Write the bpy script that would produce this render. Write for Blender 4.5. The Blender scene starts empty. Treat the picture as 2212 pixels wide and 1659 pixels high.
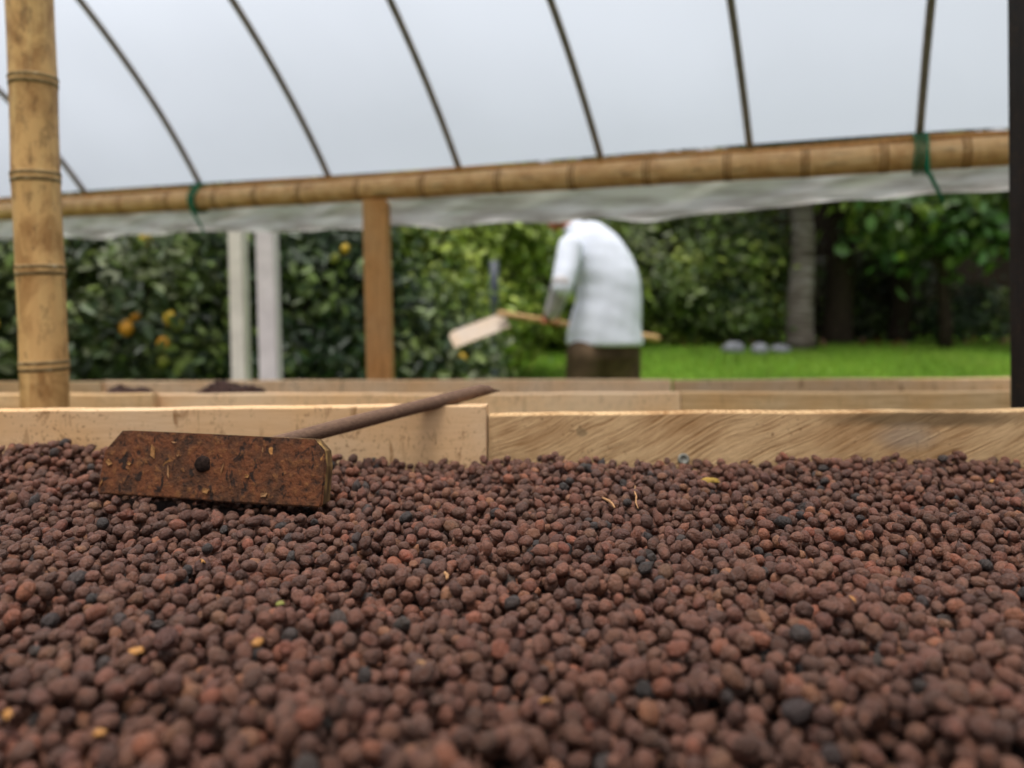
import bpy, bmesh, math, random
import numpy as np
from mathutils import Vector, Matrix

random.seed(7)
rng = np.random.default_rng(11)
C = bpy.context.scene.collection
scene = bpy.context.scene

# ------------------------------------------------------------------ camera
CAM = Vector((0, 0, 1.05))
ROLL = math.radians(0.35)
RIGHT = Vector((math.cos(ROLL), 0, -math.sin(ROLL)))
UP = Vector((math.sin(ROLL), 0, math.cos(ROLL)))
FWD = Vector((0, 1, 0))
F = 1659.0                                  # focal length in units of a 2212-wide picture
cam_d = bpy.data.cameras.new('camera')
cam = bpy.data.objects.new('camera', cam_d)
C.objects.link(cam)
cam.matrix_world = Matrix(((RIGHT.x, UP.x, -FWD.x, CAM.x), (RIGHT.y, UP.y, -FWD.y, CAM.y), (RIGHT.z, UP.z, -FWD.z, CAM.z), (0, 0, 0, 1)))
cam_d.sensor_width = 36
cam_d.lens = 27
cam_d.shift_y = -154.5 / 2212
cam_d.clip_start = 0.02
cam_d.clip_end = 500
cam_d.dof.use_dof = True
cam_d.dof.focus_distance = 0.60
cam_d.dof.aperture_fstop = 3.9
scene.camera = cam

# ------------------------------------------------------------------ light
SUN_EL, SUN_AZ = math.radians(77), math.radians(205)      # azimuth measured from +Y, clockwise
world = bpy.data.worlds.new('World')
scene.world = world
world.use_nodes = True
wn = world.node_tree
for n in list(wn.nodes): wn.nodes.remove(n)
sky = wn.nodes.new('ShaderNodeTexSky')
sky.sky_type = 'NISHITA'
sky.sun_disc = False
sky.sun_elevation = SUN_EL
sky.sun_rotation = SUN_AZ
sky.dust_density = 6.0
sky.air_density = 1.2
hs = wn.nodes.new('ShaderNodeHueSaturation')
hs.inputs['Saturation'].default_value = 0.22            # overcast: the blue is washed out
bg = wn.nodes.new('ShaderNodeBackground')
bg.inputs['Strength'].default_value = 0.11
wo = wn.nodes.new('ShaderNodeOutputWorld')
wn.links.new(sky.outputs[0], hs.inputs['Color'])
wn.links.new(hs.outputs[0], bg.inputs['Color'])
wn.links.new(bg.outputs[0], wo.inputs['Surface'])
sun_d = bpy.data.lights.new('sun', 'SUN')
sun_d.energy = 1.5
sun_d.angle = math.radians(16)
sun_d.color = (1.0, 0.95, 0.88)
sun = bpy.data.objects.new('sun', sun_d)
C.objects.link(sun)
sdir = Vector((math.sin(SUN_AZ) * math.cos(SUN_EL), math.cos(SUN_AZ) * math.cos(SUN_EL), math.sin(SUN_EL)))
sun.rotation_euler = sdir.to_track_quat('Z', 'Y').to_euler()
sun.location = sdir * 20
scene.view_settings.view_transform = 'Standard'
scene.view_settings.look = 'None'
scene.view_settings.gamma = 1
scene.view_settings.exposure = 0.6

# ------------------------------------------------------------------ helpers
def at(px, py, d):
    """a point d metres in front of the camera, seen at (px, py) of a 2212 x 1659 picture"""
    return CAM + d * (FWD + RIGHT * ((px - 1106) / F) + UP * ((675 - py) / F))

def lin(r, g, b):
    def f(c):
        c /= 255.0
        return c / 12.92 if c <= 0.04045 else ((c + 0.055) / 1.055) ** 2.4
    return (f(r), f(g), f(b), 1)

class Mat:
    def __init__(s, name):
        s.m = bpy.data.materials.new(name)
        s.m.use_nodes = True
        s.t = s.m.node_tree
        for n in list(s.t.nodes): s.t.nodes.remove(n)
        s.o = s.t.nodes.new('ShaderNodeOutputMaterial')
    def n(s, typ, **kw):
        x = s.t.nodes.new(typ)
        for k, v in kw.items(): setattr(x, k, v)
        return x
    def put(s, sock, v):
        if hasattr(v, 'is_output') or isinstance(v, bpy.types.NodeSocket): s.t.links.new(v, sock)
        else: sock.default_value = v
    def coord(s, kind='Object', scale=(1, 1, 1), rot=(0, 0, 0), loc=(0, 0, 0)):
        a = s.n('ShaderNodeTexCoord'); b = s.n('ShaderNodeMapping')
        s.t.links.new(a.outputs[kind], b.inputs['Vector'])
        b.inputs['Scale'].default_value = scale
        b.inputs['Rotation'].default_value = rot
        b.inputs['Location'].default_value = loc
        return b.outputs[0]
    def mapv(s, v, scale=(1, 1, 1), rot=(0, 0, 0), loc=(0, 0, 0)):
        b = s.n('ShaderNodeMapping')
        s.put(b.inputs['Vector'], v)
        b.inputs['Scale'].default_value = scale
        b.inputs['Rotation'].default_value = rot
        b.inputs['Location'].default_value = loc
        return b.outputs[0]
    def noise(s, v, scale, detail=4, rough=0.55, dist=0, col=False):
        x = s.n('ShaderNodeTexNoise')
        s.put(x.inputs['Vector'], v)
        x.inputs['Scale'].default_value = scale
        x.inputs['Detail'].default_value = detail
        x.inputs['Roughness'].default_value = rough
        x.inputs['Distortion'].default_value = dist
        return x.outputs['Color' if col else 'Fac']
    def voro(s, v, scale, feature='F1', out='Distance'):
        x = s.n('ShaderNodeTexVoronoi', feature=feature)
        s.put(x.inputs['Vector'], v)
        x.inputs['Scale'].default_value = scale
        return x.outputs[out]
    def ramp(s, f, stops):
        x = s.n('ShaderNodeValToRGB')
        s.put(x.inputs[0], f)
        e = x.color_ramp.elements
        while len(e) < len(stops): e.new(0.5)
        for i, (p, c) in enumerate(stops):
            e[i].position = p
            e[i].color = c if hasattr(c, '__len__') else (c, c, c, 1)
        return x.outputs[0]
    def mix(s, a, b, f, blend='MIX'):
        x = s.n('ShaderNodeMix', data_type='RGBA', blend_type=blend)
        s.put(x.inputs[0], f); s.put(x.inputs[6], a); s.put(x.inputs[7], b)
        return x.outputs[2]
    def math(s, op, a, b=0.0):
        x = s.n('ShaderNodeMath', operation=op)
        s.put(x.inputs[0], a); s.put(x.inputs[1], b)
        return x.outputs[0]
    def vadd(s, a, b, k):
        sc = s.n('ShaderNodeVectorMath', operation='SCALE'); s.put(sc.inputs[0], b); sc.inputs['Scale'].default_value = k
        x = s.n('ShaderNodeVectorMath', operation='ADD'); s.put(x.inputs[0], a); s.put(x.inputs[1], sc.outputs[0])
        return x.outputs[0]
    def bump(s, h, strength=0.4, dist=0.002, normal=None):
        x = s.n('ShaderNodeBump')
        s.put(x.inputs['Height'], h)
        x.inputs['Strength'].default_value = strength
        x.inputs['Distance'].default_value = dist
        if normal is not None: s.put(x.inputs['Normal'], normal)
        return x.outputs[0]
    def attr(s, name, out='Color', kind='GEOMETRY'):
        x = s.n('ShaderNodeAttribute', attribute_name=name, attribute_type=kind)
        return x.outputs[out]
    def done(s, col, rough=0.7, normal=None, spec=0.3, sheen=0, trans=0, metal=0):
        p = s.n('ShaderNodeBsdfPrincipled')
        s.put(p.inputs['Base Color'], col); s.put(p.inputs['Roughness'], rough)
        s.put(p.inputs['Specular IOR Level'], spec); p.inputs['Metallic'].default_value = metal
        p.inputs['Sheen Weight'].default_value = sheen
        if normal is not None: s.put(p.inputs['Normal'], normal)
        sh = p.outputs[0]
        if trans:
            t = s.n('ShaderNodeBsdfTranslucent'); s.put(t.inputs['Color'], col)
            m = s.n('ShaderNodeMixShader'); m.inputs[0].default_value = trans
            s.t.links.new(sh, m.inputs[1]); s.t.links.new(t.outputs[0], m.inputs[2]); sh = m.outputs[0]
        s.t.links.new(sh, s.o.inputs['Surface'])
        return s.m

def link(o, parent=None, label=None, cat=None, group=None, kind=None):
    C.objects.link(o)
    if parent: o.parent = parent
    if label: o['label'] = label
    if cat: o['category'] = cat
    if group: o['group'] = group
    if kind: o['kind'] = kind
    return o

def thing(name, label, cat, loc=(0, 0, 0), group=None):
    o = bpy.data.objects.new(name, None)
    o.empty_display_size = 0.05
    o.location = loc
    link(o, None, label, cat, group)
    return o

def mesh_np(name, V, polys, smooth=True, col=None):
    """V (n,3); polys: (m,k) int array"""
    me = bpy.data.meshes.new(name)
    V = np.asarray(V, dtype=np.float32); polys = np.asarray(polys, dtype=np.int32)
    m, k = polys.shape
    me.vertices.add(len(V)); me.vertices.foreach_set('co', V.ravel())
    me.loops.add(m * k); me.loops.foreach_set('vertex_index', polys.ravel())
    me.polygons.add(m)
    me.polygons.foreach_set('loop_start', np.arange(0, m * k, k, dtype=np.int32))
    if smooth: me.polygons.foreach_set('use_smooth', np.ones(m, dtype=bool))
    if col is not None:
        a = me.attributes.new('Col', 'FLOAT_COLOR', 'POINT')
        c = np.ones((len(V), 4), dtype=np.float32); c[:, :3] = col
        a.data.foreach_set('color', c.ravel())
    me.update(calc_edges=True)
    return me

def mesh_py(name, V, faces, smooth=False):
    me = bpy.data.meshes.new(name)
    me.from_pydata([tuple(v) for v in V], [], faces)
    if smooth:
        for p in me.polygons: p.use_smooth = True
    me.update()
    return me

def obj(name, me, mat, parent=None, **kw):
    o = bpy.data.objects.new(name, me)
    if mat is not None and len(me.materials) == 0: me.materials.append(mat)
    link(o, parent, **kw)
    if parent is not None:      # meshes are written in world space
        o.matrix_parent_inverse = Matrix.Translation(-Vector(parent.location))
    return o

def recalc(me):
    bm = bmesh.new(); bm.from_mesh(me)
    bmesh.ops.recalc_face_normals(bm, faces=bm.faces)
    bm.to_mesh(me); bm.free()
    return me

def hash_noise(p, f, seed=0):
    """cheap smooth noise from summed sines; p (...,3)"""
    r = np.random.default_rng(seed)
    out = 0
    for k in range(6):
        d = r.normal(size=3); d /= np.linalg.norm(d)
        out = out + np.sin(p @ d * f * (0.7 + 0.25 * k) + r.uniform(0, 6.28))
    return out / 6

def tube(path, radii, seg=12, caps=True, flat=1.0, jitter=0, seed=0):
    """tapered tube along a polyline; returns V, quads and cap faces"""
    P = [Vector(p) for p in path]
    V, Fc = [], []
    prev = None
    r_ = random.Random(seed)
    for i, p in enumerate(P):
        t = (P[min(i + 1, len(P) - 1)] - P[max(i - 1, 0)]).normalized()
        if prev is None:
            a = t.orthogonal().normalized()
        else:
            a = (prev - t * prev.dot(t)).normalized()
        prev = a
        b = t.cross(a)
        for k in range(seg):
            th = 2 * math.pi * k / seg
            r = radii[i] * (1 + r_.uniform(-jitter, jitter))
            V.append(p + a * (math.cos(th) * r) + b * (math.sin(th) * r * flat))
    for i in range(len(P) - 1):
        for k in range(seg):
            k2 = (k + 1) % seg
            Fc.append((i * seg + k, i * seg + k2, (i + 1) * seg + k2, (i + 1) * seg + k))
    if caps:
        Fc.append(tuple(range(seg - 1, -1, -1)))
        Fc.append(tuple((len(P) - 1) * seg + k for k in range(seg)))
    return V, Fc

def tube_obj(name, path, radii, mat, parent=None, seg=12, smooth=True, flat=1.0, jitter=0, **kw):
    V, Fc = tube(path, radii, seg, True, flat, jitter)
    return obj(name, mesh_py(name, V, Fc, smooth), mat, parent, **kw)

def board_mesh(name, p0, p1, height, thick, wave=0.0012, seed=0, endskew=0.0, n=26):
    """a plank on edge: p0-p1 is the front top edge, thickness goes away from the viewer"""
    p0, p1 = Vector(p0), Vector(p1)
    d = (p1 - p0); L = d.length; d.normalize()
    back = Vector((-d.y, d.x, 0)).normalized()
    if back.y < 0: back = -back
    r_ = random.Random(seed); ph = [r_.uniform(0, 6.28) for _ in range(6)]
    def w(s, j): return wave * (math.sin(s * 9 + ph[j]) + 0.6 * math.sin(s * 31 + ph[j + 1]) + 0.35 * math.sin(s * 83 + ph[j + 2]))
    V, Fc = [], []
    cz = 0.0012
    for i in range(n + 1):
        s = L * i / n
        b = p0 + d * s
        sk = endskew if i == n else 0
        tz = w(s, 0)
        pr = [(0, -height), (0, -cz), (cz, 0), (thick - cz, 0), (thick, -cz), (thick, -height)]
        for q, (bk, z) in enumerate(pr):
            zz = z + (tz if q in (1, 2, 3, 4) else 0)
            V.append(b + back * (bk + w(s + 3, 2) * 0.6) + Vector((0, 0, zz)) + d * (sk * bk / thick))
    m = 6
    for i in range(n):
        for q in range(m):
            q2 = (q + 1) % m
            Fc.append((i * m + q, (i + 1) * m + q, (i + 1) * m + q2, i * m + q2))
    Fc.append(tuple(range(m)))
    Fc.append(tuple(n * m + q for q in range(m - 1, -1, -1)))
    me = recalc(mesh_py(name, V, Fc, False))
    return me

def box_mesh(name, c, sx, sy, sz, bevel=0.004, rot=0):
    bm = bmesh.new()
    bmesh.ops.create_cube(bm, size=1)
    bmesh.ops.scale(bm, vec=(sx, sy, sz), verts=bm.verts)
    if bevel: bmesh.ops.bevel(bm, geom=list(bm.edges), offset=bevel, segments=2, affect='EDGES', profile=0.6)
    bmesh.ops.rotate(bm, cent=(0, 0, 0), matrix=Matrix.Rotation(rot, 3, 'Z'), verts=bm.verts)
    bmesh.ops.translate(bm, vec=c, verts=bm.verts)
    me = bpy.data.meshes.new(name); bm.to_mesh(me); bm.free()
    return me

def ico(sub):
    bm = bmesh.new()
    bmesh.ops.create_icosphere(bm, subdivisions=sub, radius=1)
    V = np.array([v.co[:] for v in bm.verts]); Fc = np.array([[v.index for v in f.verts] for f in bm.faces])
    bm.free()
    return V, Fc

def ground_z(x, y):
    y = np.asarray(y, dtype=float)
    t = np.clip(y - 4.2, 0, 6.4)
    return 0.088 * t + np.clip(y - 10.6, 0, 60) * 0.03

# ------------------------------------------------------------------ materials
def wood_mat(name, base, dark, grain_axis='X', speck=0.5, stain=0.4, scale=1.0, grain=0.4, seed=0.0):
    m = Mat(name)
    v = m.coord(loc=(seed, seed * 0.7, seed * 1.3))
    st = {'X': (3, 40, 40), 'Z': (40, 40, 3), 'Y': (40, 3, 40)}[grain_axis]
    g = m.noise(m.mapv(v, scale=st), 3.5 * scale, 5, 0.6, 0.6)
    fine = m.noise(m.mapv(v, scale=st), 14 * scale, 4, 0.65)
    col = m.mix(base, dark, m.math('MULTIPLY', m.ramp(g, [(0.42, 0), (0.72, 1)]), grain))
    col = m.mix(col, dark, m.math('MULTIPLY', m.ramp(fine, [(0.55, 0), (0.75, 1)]), grain * 0.8))
    big = m.noise(v, 7, 3)
    col = m.mix(col, m.mix(col, (1, 0.86, 0.68, 1), 1, 'MULTIPLY'), m.ramp(big, [(0.35, 0), (0.7, 1)]))
    sp = m.noise(v, 190, 3, 0.6)
    spm = m.noise(v, 9, 3)
    sf = m.math('MULTIPLY', m.ramp(sp, [(0.58, 0), (0.64, 1)]), m.ramp(spm, [(0.40, 0), (0.58, 1)]))
    col = m.mix(col, lin(112, 72, 38), m.math('MULTIPLY', sf, speck))
    ss = m.noise(m.mapv(v, scale=(1.6, 1.6, 0.55)), 42, 4, 0.6, 0.8)
    col = m.mix(col, lin(132, 92, 52), m.math('MULTIPLY', m.ramp(ss, [(0.57, 0), (0.70, 1)]), stain))
    h = m.math('ADD', m.math('MULTIPLY', fine, 0.7), m.math('MULTIPLY', sp, 0.3))
    return m.done(col, 0.72, m.bump(h, 0.35, 0.0012), 0.2)

M = {}
M['pine_smooth'] = wood_mat('pale_planed_wood', lin(218, 188, 152), lin(188, 150, 110), speck=0.65, stain=0.8, grain=0.3)
M['pine_b'] = wood_mat('pale_board_wood', lin(250, 214, 174), lin(224, 182, 140), speck=0.6, stain=0.4, grain=0.3, seed=3.1)
M['pine_c'] = wood_mat('yellow_board_wood', lin(228, 194, 150), lin(188, 148, 104), speck=0.3, stain=0.25, grain=0.8, seed=7.7)
M['post_wood'] = wood_mat('brown_post_wood', lin(206, 158, 106), lin(162, 116, 72), 'Z', speck=0.3, stain=0.5, grain=0.7, seed=1.7)
M['dark_wood'] = wood_mat('blackened_post_wood', lin(44, 38, 36), lin(22, 18, 17), 'Z', speck=0.2, stain=0.1, grain=0.8, seed=4.2)
M['fence_wood'] = wood_mat('dark_weathered_fence_wood', lin(48, 41, 34), lin(26, 22, 18), 'Z', speck=0.3, stain=0.2, grain=0.9, seed=5.5)
M['pale_blade'] = wood_mat('pale_rake_wood', lin(206, 194, 184), lin(176, 160, 148), speck=0.1, stain=0.1, grain=0.3, seed=9.5)

# sawn board: slanting torn saw marks
m = Mat('rough_sawn_wood')
v = m.coord()
warp = m.noise(m.mapv(v, scale=(1, 1, 1.4)), 5.0, 2, 0.45, 0.0, True)
vv = m.vadd(v, warp, 0.05)
rotv = m.mapv(vv, rot=(0, math.radians(24), 0))
s1 = m.noise(m.mapv(rotv, scale=(11, 11, 560)), 1.0, 5, 0.6, 0.2)
s2 = m.noise(m.mapv(rotv, scale=(30, 30, 1100)), 1.0, 3, 0.6)
patch = m.noise(v, 14, 3)
base = m.mix(lin(212, 178, 134), lin(178, 140, 98), m.ramp(patch, [(0.35, 0), (0.7, 1)]))
marks = m.math('MULTIPLY', m.ramp(s1, [(0.50, 0), (0.60, 1)]), m.ramp(m.noise(v, 30, 3), [(0.25, 0.25), (0.6, 1)]))
col = m.mix(base, lin(136, 96, 56), m.math('MULTIPLY', marks, 0.8))
col = m.mix(col, lin(112, 76, 42), m.math('MULTIPLY', m.ramp(s2, [(0.58, 0), (0.70, 1)]), 0.55))
col = m.mix(col, lin(232, 204, 158), m.math('MULTIPLY', m.ramp(s1, [(0.28, 1), (0.42, 0)]), 0.6))
sp = m.noise(v, 210, 3)
col = m.mix(col, lin(98, 64, 36), m.math('MULTIPLY', m.math('MULTIPLY', m.ramp(sp, [(0.62, 0), (0.68, 1)]), m.ramp(m.noise(v, 20, 2), [(0.45, 0), (0.6, 1)])), 0.8))
def spot(c, k, edge, soft):
    q = m.n('ShaderNodeVectorMath', operation='SUBTRACT'); m.put(q.inputs[0], m.vadd(v, m.noise(v, 45, 3, 0.5, 0, True), 0.008)); q.inputs[1].default_value = (c.x + 0.004, c.y + 0.004, c.z + 0.004)
    w = m.n('ShaderNodeVectorMath', operation='MULTIPLY'); m.put(w.inputs[0], q.outputs[0]); w.inputs[1].default_value = k
    l = m.n('ShaderNodeVectorMath', operation='LENGTH'); m.put(l.inputs[0], w.outputs[0])
    return m.ramp(l.outputs['Value'], [(edge, 1), (edge + soft, 0)])
col = m.mix(col, lin(136, 114, 84), m.math('MULTIPLY', spot(at(1256, 934, 0.894), (70, 0, 85), 0.35, 0.15), 0.75))      # knot
col = m.mix(col, lin(112, 92, 66), m.math('MULTIPLY', spot(at(2010, 906, 0.888), (5, 0, 60), 0.35, 0.35), 0.8))          # grey weathered streak
col = m.mix(col, lin(150, 142, 132), m.math('MULTIPLY', spot(at(1960, 945, 0.888), (18, 0, 40), 0.3, 0.5), 0.45))
hgt = m.math('SUBTRACT', m.math('MULTIPLY', s2, 0.5), m.math('MULTIPLY', s1, 1.0))
M['sawn'] = m.done(col, 0.8, m.bump(hgt, 0.9, 0.0025), 0.15)

# rusty wood blade
m = Mat('rust_stained_blade_wood')
v = m.coord()
n1 = m.noise(v, 38, 6, 0.68, 0.5); n2 = m.noise(v, 150, 5, 0.65); n3 = m.noise(m.mapv(v, scale=(1, 1, 0.7)), 95, 3, 0.5, 0.7)
col = m.ramp(n1, [(0.28, lin(50, 36, 28)), (0.44, lin(84, 54, 37)), (0.58, lin(108, 64, 40)), (0.75, lin(78, 54, 40))])
col = m.mix(col, lin(134, 90, 54), m.math('MULTIPLY', m.ramp(n2, [(0.55, 0), (0.66, 1)]), 0.65))
col = m.mix(col, lin(40, 30, 25), m.math('MULTIPLY', m.ramp(n2, [(0.34, 1), (0.46, 0)]), 0.9))
col = m.mix(col, lin(34, 27, 24), m.math('MULTIPLY', m.ramp(n3, [(0.60, 0), (0.65, 1)]), 0.9))
col = m.mix(col, lin(178, 126, 72), m.math('MULTIPLY', m.ramp(m.noise(v, 48, 2, 0.5, 0.6), [(0.69, 0), (0.71, 1)]), 0.9))
M['rust'] = m.done(col, 0.82, m.bump(m.math('ADD', n2, m.math('MULTIPLY', n3, 0.6)), 0.8, 0.003), 0.2)
m = Mat('worn_blade_edge_wood')
v = m.coord()
col = m.ramp(m.noise(m.mapv(v, scale=(30, 30, 8)), 6, 4), [(0.35, lin(70, 52, 34)), (0.55, lin(110, 84, 52)), (0.7, lin(176, 140, 84))])
M['edge'] = m.done(col, 0.85, None, 0.2)
m = Mat('grey_brown_stick_bark')
v = m.coord(kind='Generated')
a = m.noise(m.mapv(v, scale=(2, 30, 30)), 3, 5, 0.6); b = m.noise(v, 60, 4)
col = m.ramp(a, [(0.3, lin(76, 56, 45)), (0.55, lin(108, 83, 67)), (0.75, lin(138, 110, 88))])
col = m.mix(col, lin(150, 128, 104), m.math('MULTIPLY', m.ramp(b, [(0.62, 0), (0.72, 1)]), 0.5))
M['stick'] = m.done(col, 0.75, m.bump(a, 0.5, 0.0015), 0.25)

# bamboo
def bamboo_mat(name, c1, c2, c3, axis):
    m = Mat(name)
    v = m.coord()
    st = (1, 1, 0.1) if axis == 'Z' else (0.1, 0.25, 1)
    a = m.noise(m.mapv(v, scale=st), 70, 5, 0.6); b = m.noise(m.mapv(v, scale=(1, 1, 0.6)), 26, 4, 0.6, 0.6); c = m.noise(v, 220, 3)
    col = m.mix(c1, c2, m.ramp(b, [(0.42, 0), (0.60, 1)]))
    col = m.mix(col, c3, m.math('MULTIPLY', m.ramp(a, [(0.52, 0), (0.68, 1)]), 0.75))
    col = m.mix(col, lin(82, 56, 30), m.math('MULTIPLY', m.ramp(m.noise(m.mapv(v, scale=st if axis != 'Z' else (1, 1, 0.35)), 75, 4, 0.7), [(0.55, 0), (0.68, 1)]), 0.6))
    col = m.mix(col, lin(222, 196, 140), m.math('MULTIPLY', m.ramp(c, [(0.66, 0), (0.72, 1)]), 0.5))
    return m.done(col, 0.5, m.bump(a, 0.25, 0.001), 0.35)
M['bamboo'] = bamboo_mat('dry_bamboo', lin(208, 164, 106), lin(164, 120, 70), lin(218, 180, 120), 'Z')
M['bamboo_h'] = bamboo_mat('dry_bamboo_beam', lin(218, 172, 118), lin(198, 148, 94), lin(230, 194, 146), 'X')
m = Mat('bamboo_node_ring')
v = m.coord()
M['node'] = m.done(m.ramp(m.noise(v, 90, 4), [(0.35, lin(112, 88, 56)), (0.6, lin(146, 122, 84)), (0.72, lin(180, 166, 140))]), 0.7, None, 0.2)
m = Mat('bamboo_node_dark')
v = m.coord()
M['node_h'] = m.done(m.ramp(m.noise(v, 60, 4), [(0.35, lin(118, 82, 48)), (0.7, lin(160, 116, 70))]), 0.7, None, 0.2)

# greenhouse film
def film_mat(name, tint, transp, dirt, dif=0.06):
    m = Mat(name)
    v = m.coord()
    n = m.noise(v, 1.3, 3, 0.5)
    col = m.mix(tint, tuple(c * 0.94 for c in tint[:3]) + (1,), m.ramp(n, [(0.35, 0), (0.7, 1)]))
    if dirt: col = m.mix(col, lin(120, 100, 82), m.math('MULTIPLY', m.ramp(m.noise(m.mapv(v, scale=(0.12, 0.12, 1)), 40, 4), [(0.42, 0), (0.62, 1)]), dirt))
    t = m.n('ShaderNodeBsdfTranslucent'); m.put(t.inputs['Color'], col)
    d = m.n('ShaderNodeBsdfPrincipled'); m.put(d.inputs['Base Color'], col); d.inputs['Roughness'].default_value = 0.35
    x = m.n('ShaderNodeMixShader'); x.inputs[0].default_value = dif
    m.t.links.new(t.outputs[0], x.inputs[1]); m.t.links.new(d.outputs[0], x.inputs[2])
    q = m.n('ShaderNodeBsdfTransparent'); y = m.n('ShaderNodeMixShader'); y.inputs[0].default_value = transp
    m.t.links.new(x.outputs[0], y.inputs[1]); m.t.links.new(q.outputs[0], y.inputs[2])
    m.t.links.new(y.outputs[0], m.o.inputs['Surface'])
    return m.m
M['film'] = film_mat('milky_greenhouse_film', (0.62, 0.665, 0.745, 1), 0.03, 0)
M['apron'] = film_mat('bunched_dirty_film', (0.88, 0.885, 0.89, 1), 0.02, 0.45, 0.5)

def plain(name, col, rough=0.7, spec=0.3, var=0.25, scale=40, bump=0.3, bd=0.002):
    m = Mat(name)
    v = m.coord()
    n = m.noise(v, scale, 4)
    dk = tuple(c * (1 - var) for c in col[:3]) + (1,)
    lt = tuple(min(1, c * (1 + var)) for c in col[:3]) + (1,)
    return m.done(m.ramp(n, [(0.3, dk), (0.7, lt)]), rough, m.bump(n, bump, bd), spec)
M['hoop'] = plain('dull_hoop_rod', lin(132, 120, 110), 0.6, 0.4)
M['rope'] = plain('green_cord', lin(24, 108, 76), 0.7, 0.3, 0.3, 200)
M['white_post'] = plain('whitewashed_post', lin(226, 220, 210), 0.8, 0.2, 0.1, 12)
M['lilac_post'] = plain('pale_grey_post', lin(222, 214, 216), 0.8, 0.2, 0.1, 12)
M['grey_pole'] = plain('grey_metal_pole', lin(64, 70, 80), 0.5, 0.5)
M['steel'] = plain('dull_galvanised_steel', lin(122, 120, 110), 0.55, 0.5, 0.35, 160)
M['stone'] = plain('pale_stone', lin(112, 114, 120), 0.85, 0.2, 0.3, 14, 0.6, 0.01)
M['soil'] = plain('packed_soil', lin(92, 74, 54), 0.95, 0.1, 0.35, 9, 0.6, 0.02)
M['net'] = plain('black_bed_mesh', lin(46, 40, 36), 0.8, 0.2)
M['husk'] = plain('golden_husk', lin(160, 112, 58), 0.6, 0.3, 0.3, 300)
M['twig'] = plain('pale_twig', lin(158, 118, 80), 0.7, 0.3, 0.3, 300)
M['deadleaf'] = plain('dry_leaf', lin(140, 112, 46), 0.7, 0.3, 0.4, 200)
M['skin'] = plain('skin', lin(178, 108, 82), 0.55, 0.35, 0.1, 30)
M['hair'] = plain('dark_hair', lin(34, 28, 24), 0.6, 0.3, 0.3, 200)
M['shirt'] = plain('white_cotton_shirt', (0.68, 0.72, 0.82, 1), 0.85, 0.15, 0.06, 9, 0.4, 0.01)
M['sleeve'] = plain('shaded_sleeve_cotton', lin(176, 172, 174), 0.85, 0.15, 0.3, 12)  # white shirt's forearm, with shade put into the colour as grey
M['trousers'] = plain('dark_olive_trousers', lin(88, 72, 56), 0.9, 0.1, 0.5, 7, 0.4, 0.01)
M['boots'] = plain('black_rubber_boots', lin(28, 27, 26), 0.4, 0.5)
M['handle'] = plain('yellow_wood_handle', lin(188, 152, 104), 0.6, 0.3, 0.2, 20)
M['bark'] = plain('brown_bark', lin(52, 43, 36), 0.9, 0.1, 0.45, 18, 0.9, 0.02)
m = Mat('pale_ringed_bark')
v = m.coord()
col = m.ramp(m.noise(m.mapv(v, scale=(0.3, 0.3, 2.2)), 9, 4, 0.6), [(0.3, lin(62, 54, 48)), (0.5, lin(104, 94, 88)), (0.72, lin(150, 142, 142))])
M['pale_bark'] = m.done(col, 0.85, None, 0.15)
m = Mat('citrus_skin')
oi = m.n('ShaderNodeObjectInfo')
M['lemon'] = m.done(oi.outputs['Color'], 0.45, m.bump(m.noise(m.coord(), 300, 2), 0.3, 0.002), 0.4)

def leaf_mat(name, rough=0.42, trans=0.3):
    m = Mat(name)
    return m.done(m.attr('Col'), rough, None, 0.45, 0, trans)
M['leaf'] = leaf_mat('foliage')
M['grass'] = leaf_mat('grass_blades', 0.6, 0.35)

m = Mat('lawn_turf')
v = m.coord()
col = m.ramp(m.noise(v, 1.1, 5), [(0.3, (0.085, 0.19, 0.018, 1)), (0.55, (0.14, 0.27, 0.024, 1)), (0.75, (0.20, 0.28, 0.045, 1))])
M['turf'] = m.done(col, 0.9, m.bump(m.noise(v, 60, 4), 0.8, 0.03), 0.1)

def cherry_mat(name, colsock):
    m = Mat(name)
    c = m.attr('Col') if colsock == 'attr' else m.n('ShaderNodeObjectInfo').outputs['Color']
    v = m.coord()
    n = m.noise(v, 210 if colsock == 'attr' else 1.1, 4, 0.6, 0.4); n2 = m.noise(v, 650 if colsock == 'attr' else 3.4, 3, 0.6, 0.8)
    col = m.mix(c, m.mix(c, (0.30, 0.28, 0.30, 1), 1, 'MULTIPLY'), m.math('MULTIPLY', m.ramp(n, [(0.55, 0), (0.72, 1)]), 0.7))
    col = m.mix(col, m.mix(c, (1.5, 1.16, 1.0, 1), 1, 'MULTIPLY'), m.ramp(n, [(0.28, 0.8), (0.45, 0)]))
    return m.done(col, m.ramp(n2, [(0.3, 0.36), (0.7, 0.55)]), m.bump(m.math('ADD', n, m.math('MULTIPLY', n2, 0.6)), 0.8, 0.0036), 0.42, 0.02)
M['cherry_mass'] = cherry_mat('dried_cherry_skin', 'attr')
M['cherry_one'] = cherry_mat('dried_cherry_skin_single', 'obj')

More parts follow.
